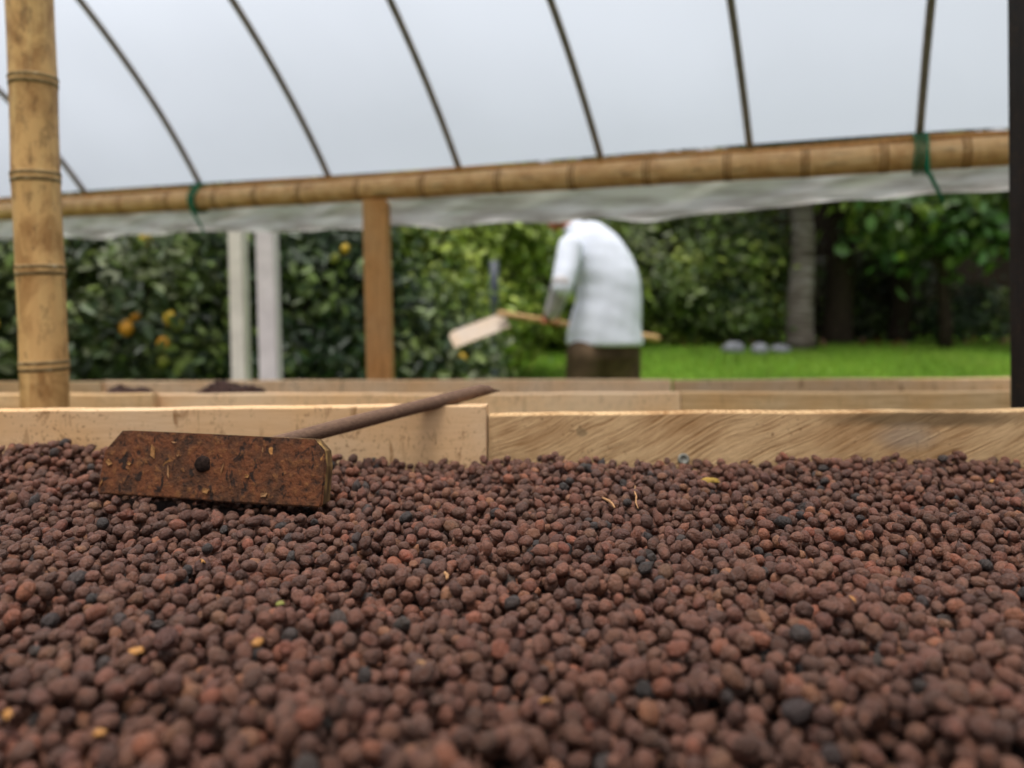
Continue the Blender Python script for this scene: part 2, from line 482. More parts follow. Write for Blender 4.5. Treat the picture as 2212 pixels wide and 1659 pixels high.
# ------------------------------------------------------------------ ground
xs = np.linspace(-60, 60, 61); ys = np.concatenate([np.linspace(-40, 2, 12), np.linspace(3, 13, 31), np.linspace(15, 160, 20)])
X, Y = np.meshgrid(xs, ys)
Z = ground_z(X, Y) + 0.02 * np.sin(X * 1.3) * np.clip(Y - 4, 0, 1) * np.clip(12 - Y, 0, 1)
V = np.stack([X, Y, Z], -1).reshape(-1, 3)
nx, ny = len(xs), len(ys)
i, j = np.meshgrid(np.arange(nx - 1), np.arange(ny - 1))
a = (j * nx + i).ravel()
obj('lawn', mesh_np('lawn', V, np.stack([a, a + 1, a + nx + 1, a + nx], -1)), M['turf'], kind='structure', label='short bright green lawn rising gently behind the drying beds')
xs = np.linspace(-4, 4, 17); ys = np.linspace(-2.5, 3.9, 15)
X, Y = np.meshgrid(xs, ys)
V = np.stack([X, Y, 0.006 + 0.0 * X], -1).reshape(-1, 3); nx = len(xs)
i, j = np.meshgrid(np.arange(nx - 1), np.arange(len(ys) - 1)); a = (j * nx + i).ravel()
obj('soil_floor', mesh_np('soil_floor', V, np.stack([a, a + 1, a + nx + 1, a + nx], -1)), M['soil'], kind='structure', label='packed brown soil floor under the drying beds')

n = 60000
gx = rng.uniform(-3.2, 8.5, n); gy = rng.uniform(6.4, 10.7, n)
gz = ground_z(gx, gy)
h = rng.uniform(0.03, 0.075, n); ang = rng.uniform(0, 6.28, n); w = 0.006
dx, dy = np.cos(ang) * w, np.sin(ang) * w
lean = rng.normal(0, 0.02, (n, 2))
V = np.stack([np.stack([gx - dx, gy - dy, gz], -1), np.stack([gx + dx, gy + dy, gz], -1), np.stack([gx + lean[:, 0], gy + lean[:, 1], gz + h], -1)], 1).reshape(-1, 3)
gc = np.array([0.125, 0.25, 0.018]) * rng.uniform(0.7, 1.4, (n, 1)) + np.array([0.16, 0.09, 0.03]) * rng.random((n, 1)) ** 3
patchy = (hash_noise(np.stack([gx, gy, gz], -1), 1.8, 5) * 0.42 + 1)[:, None]
obj('grass', mesh_np('grass', V, np.arange(3 * n).reshape(-1, 3), False, np.repeat(gc * patchy, 3, 0)), M['grass'], kind='stuff', label='short bright green grass blades covering the lawn', cat='grass')

# ------------------------------------------------------------------ front drying bed
YB = 0.885
bed = thing('drying_bed', 'raised wooden drying bed filled with dark coffee cherries', 'drying bed', (0, 0.4, 0))
pL0, pL1 = at(-2000, 905, 0.865), at(1049, 877, 0.885)
obj('board', board_mesh('board', pL0, pL1, 0.115, 0.024, 0.0006, 1, 0.003, 70), M['pine_smooth'], bed, label='smooth pale board speckled with brown stains')
pR0, pR1 = at(1057, 898, 0.895), at(4200, 867, 0.880)
obj('board', board_mesh('board', pR0, pR1, 0.115, 0.026, 0.0008, 2, 0, 70), M['sawn'], bed, label='rough sawn board with slanting saw marks')
xl, xr = pL0.x, pR1.x
obj('board', board_mesh('board', (xl, -0.16, pL0.z), (xr, -0.16, pL0.z), 0.115, 0.024, 0.0006, 3), M['pine_b'], bed)
for ex_ in (xl - 0.001, xr + 0.027):
    obj('board', board_mesh('board', (ex_, -0.16, pL0.z), (ex_, 0.90, pL0.z), 0.115, 0.024, 0.0006, 4), M['pine_b'], bed)
V = [(xl + 0.01, -0.13, 0.838), (xr - 0.01, -0.13, 0.838), (xr - 0.01, 0.873, 0.838), (xl + 0.01, 0.873, 0.838)]
V = V + [(x, y, z - 0.012) for x, y, z in V]
obj('mesh_floor', mesh_py('mesh_floor', V, [(0, 1, 2, 3), (7, 6, 5, 4), (0, 4, 5, 1), (1, 5, 6, 2), (2, 6, 7, 3), (3, 7, 4, 0)]), M['net'], bed)
for lx in (xl + 0.06, -0.1, xr - 0.06):
    for ly in (-0.10, 0.84):
        obj('leg', box_mesh('leg', (lx, ly, 0.415), 0.06, 0.06, 0.82, 0.004), M['post_wood'], bed)

# screw head in the sawn board
def disc(c, r, normal, depth):
    bm = bmesh.new()
    prof = [(0.0, 0.35), (0.35, 0.35), (0.45, 0.7), (0.8, 1.0), (1.0, 0.55), (1.0, 0)]
    rings = []
    q = Vector(normal).to_track_quat('Z', 'Y').to_matrix()
    for pr, pz in prof:
        if pr == 0: rings.append([bm.verts.new(Vector(c) + q @ Vector((0, 0, pz * depth)))])
        else: rings.append([bm.verts.new(Vector(c) + q @ Vector((math.cos(t) * pr * r, math.sin(t) * pr * r, pz * depth))) for t in [6.2832 * k / 20 for k in range(20)]])
    for k in range(20): bm.faces.new((rings[0][0], rings[1][k], rings[1][(k + 1) % 20]))
    for a_, b_ in zip(rings[1:-1], rings[2:]):
        for k in range(20): bm.faces.new((a_[k], b_[k], b_[(k + 1) % 20], a_[(k + 1) % 20]))
    bmesh.ops.recalc_face_normals(bm, faces=bm.faces)
    me = bpy.data.meshes.new('screw_head'); bm.to_mesh(me); bm.free()
    for p in me.polygons: p.use_smooth = True
    return me
obj('screw_head', disc(at(1476, 992, 0.893), 0.0068, (0, -1, 0.25), 0.004), M['steel'], bed, label='dull grey round metal screw head')

# ------------------------------------------------------------------ rake on the front bed
ZS = CAM.z - 0.172                      # general level of the cherry surface
rk_bl, rk_br = at(208, 1067, 0.735), at(695, 1097, 0.685)
rake = thing('wooden_rake', 'short rake with rust brown chamfered wooden blade lying on the cherries', 'rake', (rk_bl + rk_br) / 2)
along = (rk_br - rk_bl); RW = along.length; along.normalize()
face = Vector((along.y, -along.x, 0)).normalized()           # towards the viewer
if face.y > 0: face = -face
upv = along.cross(face); upv = upv if upv.z > 0 else -upv
upv = (upv - face * 0.10).normalized() if False else (upv + (-face) * 0.16).normalized()
H = 0.0605
out = [(0.002, 0.0), (0.0, 0.004), (0.0035, H * 0.68), (0.020, H), (0.03, H + 0.0006), (RW * 0.5, H + 0.0003), (RW - 0.012, H - 0.0006), (RW - 0.0015, H * 0.83), (RW + 0.001, H * 0.6), (RW, 0.003), (RW - 0.003, 0.0), (RW * 0.6, -0.0006), (RW * 0.3, 0.0004)]
TH = 0.016
nrm = along.cross(upv).normalized()
if nrm.y > 0: nrm = -nrm
bm = bmesh.new()
f0 = [bm.verts.new(rk_bl + along * a_ + upv * b_) for a_, b_ in out]
f1 = [bm.verts.new(rk_bl + along * a_ + upv * b_ - nrm * TH) for a_, b_ in out]
bm.faces.new(f0); bm.faces.new(f1[::-1])
for k in range(len(out)):
    k2 = (k + 1) % len(out)
    f = bm.faces.new((f0[k], f1[k], f1[k2], f0[k2])); f.material_index = 1
bmesh.ops.recalc_face_normals(bm, faces=bm.faces)
bmesh.ops.bevel(bm, geom=[e for e in bm.edges if any(len(f.verts) > 6 for f in e.link_faces)], offset=0.0014, segments=2, affect='EDGES')
me = bpy.data.meshes.new('blade'); bm.to_mesh(me); bm.free()
me.materials.append(M['rust']); me.materials.append(M['edge'])
blade = obj('blade', me, None, rake, label='flat rust brown blade with chamfered upper corners and dark stains')
# the handle's end plug, dark, in the middle of the blade
c = rk_bl + along * (RW * 0.475) + upv * (H * 0.55)
bm = bmesh.new()
bmesh.ops.create_icosphere(bm, subdivisions=3, radius=1)
for v_ in bm.verts:
    p = np.array(v_.co[:]); k = 1 + 0.2 * hash_noise(p, 4, 3) + 0.12 * hash_noise(p, 9, 4)
    v_.co = c + (along * (v_.co.x * 0.0082) + upv * (v_.co.z * 0.0078) + nrm * (v_.co.y * 0.0032)) * float(k)
me = bpy.data.meshes.new('plug'); bm.to_mesh(me); bm.free()
for p in me.polygons: p.use_smooth = True
obj('plug', me, plain('dark_plug_wood', lin(38, 28, 24), 0.9, 0.1, 0.5, 300, 0.6), blade, label='dark end of the handle showing in the blade')
M['tan'] = plain('tan_stain', lin(150, 108, 66), 0.8, 0.2, 0.3, 300)
# light flecks of dried pulp and husk stuck on the blade
def fleck(u_, w_, L, wd, rot, mat):
    cc = rk_bl + along * (RW * u_) + upv * (H * w_) + nrm * 0.0008
    a_ = along * math.cos(rot) + upv * math.sin(rot); b_ = -along * math.sin(rot) + upv * math.cos(rot)
    P = [cc - a_ * L / 2, cc - a_ * L * 0.2 + b_ * wd / 2 + nrm * 0.0008, cc + a_ * L / 2 + nrm * 0.0004, cc + a_ * L * 0.15 - b_ * wd / 2 + nrm * 0.0008]
    Q = [p - nrm * 0.0006 for p in P]
    me_ = recalc(mesh_py('husk_fleck', P + Q, [(0, 1, 2, 3), (7, 6, 5, 4), (0, 4, 5, 1), (1, 5, 6, 2), (2, 6, 7, 3), (3, 7, 4, 0)]))
    obj('husk_fleck', me_, mat, blade)
for a_ in [(0.335, 0.86, 0.0065, 0.0015, -0.1, M['twig']), (0.325, 0.40, 0.0125, 0.0018, 1.75, M['twig']), (0.565, 0.50, 0.0095, 0.0017, 1.35, M['twig']),
           (0.735, 0.80, 0.005, 0.0013, 1.8, M['twig']), (0.045, 0.50, 0.008, 0.006, -0.2, M['tan']), (0.245, 0.70, 0.014, 0.006, 1.9, M['tan']),
           (0.675, 0.40, 0.0048, 0.0042, 0.5, M['tan']), (0.36, 0.66, 0.003, 0.002, 0.2, M['twig']), (0.755, 0.14, 0.008, 0.005, 0.5, M['twig']),
           (0.02, 0.18, 0.007, 0.002, 1.2, M['tan']), (0.50, 0.15, 0.008, 0.006, 0.3, M['tan']), (0.14, 0.5, 0.005, 0.004, 0.1, M['tan'])]:
    fleck(*a_)
# handle
h0 = c - nrm * 0.006
h1 = at(962, 862, 0.893); dirh = (h1 - h0)
tip = h0 + dirh * 1.25
hr = 0.0083
path, rad = [], []
for k in range(25):
    t = k / 24
    p = h0.lerp(tip, t) + Vector((0, 0, 0.0012 * math.sin(t * 5)))
    path.append(p); rad.append(hr * (1.0 - 0.12 * t + 0.03 * math.sin(t * 17)))
V, Fc = tube(path, rad, 16)
# broken slanting tip
ax = dirh.normalized()
for k in range(16):
    vv_ = V[24 * 16 + k]; off = vv_ - path[24]
    V[24 * 16 + k] = vv_ + ax * (-off.z * 1.3 + 0.003 * math.sin(k * 5.1)) - Vector((0, 0, max(0, off.z) * 0.35))
obj('handle', mesh_py('handle', V, Fc, True), M['stick'], rake, label='grey brown round stick handle with a broken tip')

# ------------------------------------------------------------------ coffee cherries
R0 = 0.0045
rb = np.array(rk_bl); ra = np.array(along); rn = np.array([-nrm.x, -nrm.y]); rn /= np.linalg.norm(rn)
def surf(x, y):
    z = ZS + 0.0062 * np.sin(x * 9 + 1.3 * np.sin(y * 11)) * np.sin(y * 17 + 2 * np.sin(x * 5)) + 0.0025 * np.sin(x * 23 + y * 31)
    z = z - 0.0015 + 0.024 * np.exp(-((x + 0.505) / 0.075) ** 2 - ((y - 0.86) / 0.055) ** 2)
    z = z + 0.005 * np.exp(-((y - 0.885) / 0.035) ** 2) * (0.7 + 0.5 * np.sin(x * 19 + 1))
    qd = (x - rb[0]) * rn[0] + (y - rb[1]) * rn[1]; sd_ = (x - rb[0]) * ra[0] + (y - rb[1]) * ra[1]
    z = z - 0.012 * np.exp(-((qd + 0.012) / 0.026) ** 2) * np.clip((sd_ + 0.03) / 0.03, 0, 1) * np.clip((RW + 0.02 - sd_) / 0.03, 0, 1)
    z = z + 0.010 * np.exp(-((x + 0.17) / 0.10) ** 2 - ((y - 0.87) / 0.05) ** 2)
    return z
def in_blade(x, y, r):
    d = np.array([x - rb[0], y - rb[1]])
    s = d[0] * ra[0] + d[1] * ra[1]; q = d[0] * rn[0] + d[1] * rn[1]
    return -r * 0.6 < s < RW + r * 0.6 and -r * 0.9 < q < 0.032 + r
def place(n, tries, seed):
    r_ = random.Random(seed)
    cell = 0.0130
    grid = {}
    out = []
    k = 0
    while k < n:
        y = 0.13 + (YB - 0.13 - 0.008) * r_.random()
        hw = 0.30 + 0.62 * y
        if r_.random() * 0.87 > hw: continue
        x = r_.uniform(-hw, hw)
        k += 1
        r = R0 * min(1.35, max(0.70, r_.gauss(1.0, 0.16)))
        best = None
        for t in range(tries):
            xx = x + (r_.uniform(-1, 1) * r * 1.6 if t else 0); yy = y + (r_.uniform(-1, 1) * r * 1.6 if t else 0)
            lim = YB - 0.001 if xx < -0.03 else YB + 0.010
            if yy > lim - r: yy = lim - r
            if in_blade(xx, yy, r): continue
            ci, cj = int(xx // cell), int(yy // cell)
            z = float(surf(xx, yy)) - 0.024 + r
            for ii in (ci - 1, ci, ci + 1):
                for jj in (cj - 1, cj, cj + 1):
                    for (bx, by, bz, br) in grid.get((ii, jj), ()):
                        s = (r + br) * 0.93
                        d2 = (bx - xx) ** 2 + (by - yy) ** 2
                        if d2 < s * s:
                            zz = bz + math.sqrt(s * s - d2)
                            if zz > z: z = zz
            rel = z - float(surf(xx, yy))
            if best is None or rel < best[4]: best = (xx, yy, z, r, rel)
        if best is None: continue
        if best[4] > -0.003 + 0.0135 * r_.random() ** 1.2: continue
        out.append(best[:4])
        grid.setdefault((int(best[0] // cell), int(best[1] // cell)), []).append(best[:4])
    return np.array(out)
B = place(31000, 5, 3)
NB = len(B)

# which ones does the camera see, and how large (a small z-buffer of discs)
W_, H_ = 1024, 768
rel = B[:, :3] - np.array(CAM)
dep = rel[:, 1]
sx = (rel @ np.array(RIGHT)) / dep * F + 1106; sy = 675 - (rel @ np.array(UP)) / dep * F
sx *= W_ / 2212; sy *= W_ / 2212; sr = B[:, 3] / dep * F * W_ / 2212
zb = np.full((H_, W_), 1e9); ib = np.full((H_, W_), -1)
for k in np.argsort(-dep):
    x0, x1 = max(0, int(sx[k] - sr[k])), min(W_, int(sx[k] + sr[k]) + 2)
    y0, y1 = max(0, int(sy[k] - sr[k])), min(H_, int(sy[k] + sr[k]) + 2)
    if x0 >= x1 or y0 >= y1: continue
    gy_, gx_ = np.mgrid[y0:y1, x0:x1]
    d2 = ((gx_ - sx[k]) ** 2 + (gy_ - sy[k]) ** 2) / sr[k] ** 2
    dd = dep[k] - B[k, 3] * np.sqrt(np.clip(1 - d2, 0, 1))
    ok = (d2 < 1) & (dd < zb[y0:y1, x0:x1])
    zb[y0:y1, x0:x1][ok] = dd[ok]; ib[y0:y1, x0:x1][ok] = k
seen = np.bincount(ib[ib >= 0], minlength=NB)
order = np.argsort(-seen)
singles = order[:300]
is_single = np.zeros(NB, bool); is_single[singles] = True

def variants(sub, nv, seed):
    V0, F0 = ico(sub)
    r_ = np.random.default_rng(seed)
    outv = []
    for k in range(nv):
        V = V0.copy()
        f = 1 + 0.10 * hash_noise(V0, 2.2, 100 + k) + 0.085 * hash_noise(V0, 5.0, 200 + k) - 0.10 * np.clip(hash_noise(V0, 7.5, 300 + k), 0, 1)
        if k % 3 == 0: f = f + 0.045 * np.sin(np.arctan2(V0[:, 1], V0[:, 2]) * 5 + k)       # shrivelled ridges
        f = f * (1 - 0.16 * np.exp(-((V0[:, 0] - 1) ** 2 + V0[:, 1] ** 2 + V0[:, 2] ** 2) * 9))  # navel
        if k % 4 == 1: f = f * (1 + 0.38 * np.exp(-((V0[:, 0] + 1) ** 2 + V0[:, 1] ** 2 + V0[:, 2] ** 2) * 26))  # stalk stub
        if k % 5 == 2: f = f * (1 - 0.22 * np.exp(-((V0[:, 2] - 1) ** 2 + V0[:, 1] ** 2) * 3))   # caved side
        V = V * f[:, None]
        V = V * np.array([r_.uniform(1.06, 1.38), r_.uniform(0.92, 1.04), r_.uniform(0.84, 1.0)])
        outv.append(V)
    return np.array(outv), F0
NVAR = 16
def rand_rot(n, r_):
    q = r_.normal(size=(n, 4)); q /= np.linalg.norm(q, axis=1)[:, None]
    w, x, y, z = q.T
    return np.stack([np.stack([1 - 2 * (y * y + z * z), 2 * (x * y - z * w), 2 * (x * z + y * w)], -1),
                     np.stack([2 * (x * y + z * w), 1 - 2 * (x * x + z * z), 2 * (y * z - x * w)], -1),
                     np.stack([2 * (x * z - y * w), 2 * (y * z + x * w), 1 - 2 * (x * x + y * y)], -1)], 1)
RT = rand_rot(NB, rng)
var = rng.integers(0, NVAR, NB)
kind = rng.choice(4, NB, p=[0.805, 0.03, 0.105, 0.06])
pal = np.array([[0.106, 0.042, 0.024], [0.030, 0.019, 0.015], [0.150, 0.050, 0.025], [0.160, 0.066, 0.031]])
col = pal[kind] * rng.uniform(0.6, 1.4, (NB, 1)) * (1 + rng.normal(0, 0.03, (NB, 3)))
patch_ = 1 + 0.16 * hash_noise(np.c_[B[:, :2], np.zeros(NB)], 14, 9)
col = np.clip(col * patch_[:, None], 0.008, 0.6)

allV, allF, allC = [], [], []
base = 0
lod_of = np.where(seen == 0, 1, np.where(seen > 20, 3, 2))
for sub in (1, 2, 3):
    ids = np.where((lod_of == sub) & ~is_single)[0]
    if len(ids) == 0: continue
    VV, FF = variants(sub, NVAR, 5)
    P = np.einsum('nij,nvj->nvi', RT[ids], VV[var[ids]]) * (B[ids, 3] * 0.92)[:, None, None] + B[ids, None, :3]
    nv = VV.shape[1]
    allV.append(P.reshape(-1, 3))
    allF.append((FF[None] + (np.arange(len(ids)) * nv)[:, None, None]).reshape(-1, 3) + base)
    allC.append(np.repeat(col[ids], nv, 0))
    base += len(ids) * nv
# the bed goes on to both sides of the picture: coarse cherries there
ex = []
for sgn in (-1, 1):
    for k in range(9000):
        y = random.uniform(0.0, 0.87); hw = 0.30 + 0.62 * y; lim = (-xl if sgn < 0 else xr) - 0.02
        x = sgn * random.uniform(hw, lim)
        ex.append((x, y, float(surf(x, y)) - 0.004 + random.uniform(-0.004, 0.004)))
ex = np.array(ex); nE = len(ex)
VV, FF = variants(1, NVAR, 5)
P = np.einsum('nij,nvj->nvi', rand_rot(nE, rng), VV[rng.integers(0, NVAR, nE)]) * 0.0065 + ex[:, None, :]
allV.append(P.reshape(-1, 3)); allF.append((FF[None] + (np.arange(nE) * VV.shape[1])[:, None, None]).reshape(-1, 3) + base)
allC.append(np.repeat(pal[0] * rng.uniform(0.7, 1.3, (nE, 1)), VV.shape[1], 0))
obj('coffee_cherries', mesh_np('coffee_cherries', np.concatenate(allV), np.concatenate(allF), True, np.concatenate(allC)), M['cherry_mass'], kind='stuff',
    label='thick layer of dried dark brown coffee cherries filling the wooden bed', cat='coffee cherries')
# dark sheet added under the cherries, standing in for shade in the gaps
xs = np.linspace(xl + 0.03, xr - 0.03, 120); ys = np.linspace(-0.12, 0.865, 60)
X, Y = np.meshgrid(xs, ys); Zs = surf(X, Y) - 0.018 + 0.002 * np.sin(X * 300) * np.sin(Y * 280)
V = np.stack([X, Y, Zs], -1).reshape(-1, 3); nx = len(xs)
i, j = np.meshgrid(np.arange(nx - 1), np.arange(len(ys) - 1)); a = (j * nx + i).ravel()
obj('gap_underlay', mesh_np('gap_underlay', V, np.stack([a, a + 1, a + nx + 1, a + nx], -1)), plain('gap_shade', lin(26, 17, 14), 0.95, 0.1, 0.4, 300), kind='stuff', label='dark sheet added beneath the coffee cherries for shade in the gaps', cat='husk litter')

V3, F3 = variants(3, NVAR, 5)
cm = [mesh_np('coffee_cherry', V3[k], F3, True) for k in range(NVAR)]
for me in cm: me.materials.append(M['cherry_one'])
words = ['dull mauve brown dried coffee cherry, one of the large ones on the bed', 'nearly black shrivelled dried coffee cherry, one of the large ones on the bed',
         'reddish brown dried coffee cherry, one of the large ones on the bed', 'tan brown dried coffee cherry, one of the large ones on the bed']
grp = ['dull brown large cherries', 'blackened large cherries', 'reddish large cherries', 'tan large cherries']
for k in singles:
    o = bpy.data.objects.new('coffee_cherry', cm[var[k]])
    r = float(B[k, 3]) * 0.92
    Mx = Matrix([list(map(float, row)) for row in RT[k]])
    o.matrix_world = Matrix.Translation(Vector(B[k, :3].tolist())) @ Mx.to_4x4() @ Matrix.Diagonal((r, r, r, 1))
    o.color = (*map(float, col[k]), 1)
    link(o, None, words[kind[k]], 'coffee cherry', grp[kind[k]])

# litter lying on the cherries
def on_cherries(px, py):
    d = 0.172 * F / (py - 675)
    p = at(px, py, d)
    near = B[np.hypot(B[:, 0] - p.x, B[:, 1] - p.y) < 0.009]
    z = (near[:, 2] + near[:, 3]).max() if len(near) else ZS
    return Vector((p.x, p.y, float(z)))
def chip(px, py, size, mat, label, cat, group=None, curl=0.4, rot=0.0, asp=0.65, name='husk_chip'):
    size *= 0.8
    c_ = on_cherries(px, py) + Vector((0, 0, -0.0002))
    V, Fc = [], []
    n_ = 6
    tilt = Matrix.Rotation(rot, 3, 'Z') @ Matrix.Rotation(0.7, 3, 'X')
    r_ = random.Random(int(px * 7 + py))
    for lay in (0, 1):
        for a_ in range(n_):
            for b_ in range(n_):
                u_, w_ = a_ / (n_ - 1) * 2 - 1, b_ / (n_ - 1) * 2 - 1
                e = math.sqrt(max(0.05, 1 - u_ * u_ * 0.8))
                u_ += 0.18 * math.sin(w_ * 4 + px); w_ += 0.2 * math.sin(u_ * 3.3 + py)
                p = Vector((u_ * size, w_ * size * asp * e, -curl * size * (u_ * u_ + w_ * w_) * 0.5 - lay * 0.0004 + 0.05 * size * math.sin(u_ * 5 + w_ * 3)))
                V.append(c_ + tilt @ p)
    q = n_ * n_
    for a_ in range(n_ - 1):
        for b_ in range(n_ - 1):
            i0 = a_ * n_ + b_
            Fc.append((i0, i0 + n_, i0 + n_ + 1, i0 + 1)); Fc.append((q + i0, q + i0 + 1, q + i0 + n_ + 1, q + i0 + n_))
    for a_ in range(n_ - 1):
        for (s_, t_) in (((a_) * n_, (a_ + 1) * n_), (a_ * n_ + n_ - 1, (a_ + 1) * n_ + n_ - 1), (a_, a_ + 1), ((n_ - 1) * n_ + a_, (n_ - 1) * n_ + a_ + 1)):
            Fc.append((s_, t_, t_ + q, s_ + q))
    obj(name, recalc(mesh_py(name, V, Fc, True)), mat, None, label=label, cat=cat, group=group)
for k, (px, py, s) in enumerate([(292, 1420, 0.0045), (560, 1420, 0.0042), (440, 1212, 0.0042), (1180, 1545, 0.0038), (2140, 1036, 0.0048), (12, 1556, 0.0042), (215, 1586, 0.003),
                                 (1845, 1315, 0.004), (988, 1000, 0.0045), (1620, 1010, 0.0045)]):
    chip(px, py, s, M['husk'], 'small golden curled husk chip lying on the dark cherries', 'husk chip', 'golden husk chips on the cherries', rot=k * 1.1)
chip(1532, 1056, 0.014, M['deadleaf'], 'ragged yellow brown dry leaf scrap on the cherries below the sawn board', 'leaf scrap', curl=0.25, rot=0.3, asp=0.35, name='leaf_scrap')
chip(605, 1320, 0.003, plain('green_husk', lin(122, 120, 60)), 'tiny pale green cherry skin scrap among dark cherries', 'skin scrap', name='skin_scrap')
for (x0, y0, x1, y1, r, lb) in [(1300, 1083, 1330, 1113, 0.0011, 'straight pale broken twig lying on the cherries below the sawn board'),
                                (1372, 1075, 1377, 1104, 0.0007, 'thin kinked brown twig on the cherries beside the pale broken twig'),
                                (959, 1240, 966, 1256, 0.0011, 'short pale twig stub sticking out of the cherries'),
                                (905, 1450, 915, 1480, 0.0009, 'fine tan stalk standing among the large cherries')]:
    a_, b_ = on_cherries(x0, y0), on_cherries(x1, y1)
    pts = [a_.lerp(b_, t) + Vector((random.uniform(-1, 1) * 0.0012, 0, -0.0004 + random.uniform(0, 0.0012))) for t in (0, 0.25, 0.5, 0.75, 1)]
    tube_obj('twig', pts, [r * 0.8, r, r * 1.15, r, r * 0.6], M['twig'], None, 7, label=lb, cat='twig', jitter=0.2)

# ------------------------------------------------------------------ second drying bed
bed2 = thing('drying_bed', 'nearly empty wooden drying bed across the aisle with two small cherry heaps', 'drying bed', (0, 1.9, 0))
a0, a1 = at(-700, 853, 1.46), at(328, 851, 1.46)
obj('board', board_mesh('board', a0, a1, 0.13, 0.026, 0.0007, 5), M['pine_c'], bed2, label='yellowish straight grained board')
b0, b1 = at(250, 853, 1.49), at(1470, 850, 1.50)
obj('board', board_mesh('board', b0, b1, 0.13, 0.026, 0.0008, 6), M['pine_b'], bed2)
b0, b1 = at(1472, 849, 1.50), at(2900, 846, 1.50)
obj('board', board_mesh('board', b0, b1, 0.13, 0.026, 0.0008, 7), M['pine_c'], bed2)
c0, c1 = at(-600, 829, 2.28), at(218, 825, 2.28)
obj('board', board_mesh('board', c0, c1, 0.13, 0.026, 0.0008, 8), M['pine_c'], bed2)
c0, c1 = at(222, 824, 2.30), at(1450, 820, 2.30)
obj('board', board_mesh('board', c0, c1, 0.13, 0.026, 0.0008, 9), M['pine_b'], bed2)
c0, c1 = at(1456, 822, 2.30), at(2800, 812, 2.30)
obj('board', board_mesh('board', c0, c1, 0.13, 0.026, 0.0008, 10), M['pine_smooth'], bed2)
Z2 = 0.775
V = [(-1.9, 1.53, Z2), (2.4, 1.53, Z2), (2.4, 2.29, Z2), (-1.9, 2.29, Z2)]
V = V + [(x, y, z - 0.012) for x, y, z in V]
obj('mesh_floor', mesh_py('mesh_floor', V, [(0, 1, 2, 3), (7, 6, 5, 4), (0, 4, 5, 1), (1, 5, 6, 2), (2, 6, 7, 3), (3, 7, 4, 0)]), M['net'], bed2)
for lx in (-1.55, 0.2, 2.2):
    for ly in (1.56, 2.25):
        obj('leg', box_mesh('leg', (lx, ly, Z2 / 2 - 0.006), 0.06, 0.06, Z2 - 0.014, 0.004), M['post_wood'], bed2)
VV, FF = variants(2, NVAR, 5)
def heap(px, py, d, wx, label, seed, n_):
    top = at(px, py, d); hz = (top.z - Z2) * 1.03
    r_ = np.random.default_rng(seed)
    t = r_.uniform(-1, 1, (n_, 2)); t = t[(t ** 2).sum(1) < 1]
    prof = (1 - (t ** 2).sum(1)) ** 0.45 * (0.93 + 0.07 * np.sin(t[:, 0] * 9 + seed) * np.cos(t[:, 1] * 5))
    P = np.stack([top.x + t[:, 0] * wx, top.y + t[:, 1] * 0.11, Z2 + 0.005 + prof * hz * r_.uniform(0.86, 1.03, len(t))], -1)
    VVV = np.einsum('nij,nvj->nvi', rand_rot(len(P), r_), VV[r_.integers(0, NVAR, len(P))]) * 0.0048 + P[:, None, :]
    cc = np.repeat(pal[0] * r_.uniform(0.6, 1.2, (len(P), 1)), VV.shape[1], 0)
    obj('cherry_heap', mesh_np('cherry_heap', VVV.reshape(-1, 3), (FF[None] + (np.arange(len(P)) * VV.shape[1])[:, None, None]).reshape(-1, 3), True, cc), M['cherry_mass'], kind='stuff', label=label, cat='cherry heap')
heap(492, 833, 1.76, 0.125, 'larger dark heap of dried cherries showing over the second bed board', 3, 3600)
heap(275, 841, 1.72, 0.085, 'low dark heap of dried cherries behind the yellowish board end', 4, 2300)

# ------------------------------------------------------------------ bamboo
def bamboo(root, p0, p1, r0, r1, node_t, mat, nmat, ring=1.05, seg=28, sub=None):
    p0, p1 = Vector(p0), Vector(p1)
    ts = sorted([0, 1] + list(node_t))
    path, rad = [], []
    L = (p1 - p0).length
    side = (p1 - p0).orthogonal().normalized()
    rnd = random.Random(len(ts))
    offs = {t: side * rnd.uniform(-1, 1) * r0 * 0.06 for t in ts}
    for a_, b_ in zip(ts[:-1], ts[1:]):
        for q in (0.0, 0.03, 0.1, 0.3, 0.5, 0.7, 0.9, 0.97):
            t = a_ + (b_ - a_) * q
            path.append(p0.lerp(p1, t) + offs[a_].lerp(offs[b_], q))
            e = 1.03 if q in (0.0,) else (1.012 if q in (0.03, 0.97) else 1 - 0.018 * math.sin(q * math.pi))
            rad.append((r0 + (r1 - r0) * t) * e)
    path.append(p1); rad.append(r1)
    V, Fc = tube(path, rad, seg)
    obj('culm', mesh_py('culm', V, Fc, True), mat, root)
    for t in node_t:
        c_ = p0.lerp(p1, t) + offs[t]; ax_ = (p1 - p0).normalized(); r = r0 + (r1 - r0) * t
        w_ = r * 0.5
        pts = [c_ + ax_ * (w_ * q) for q in (-0.5, -0.3, -0.08, 0.1, 0.3, 0.42, 0.5)]
        V, Fc = tube(pts, [r * e for e in (1.012, 1.028, 1.018, 1.022, ring, ring - 0.012, 1.012)], seg, jitter=0.004, seed=int(t * 1000))
        obj('node', mesh_py('node', V, Fc, True), nmat, root)

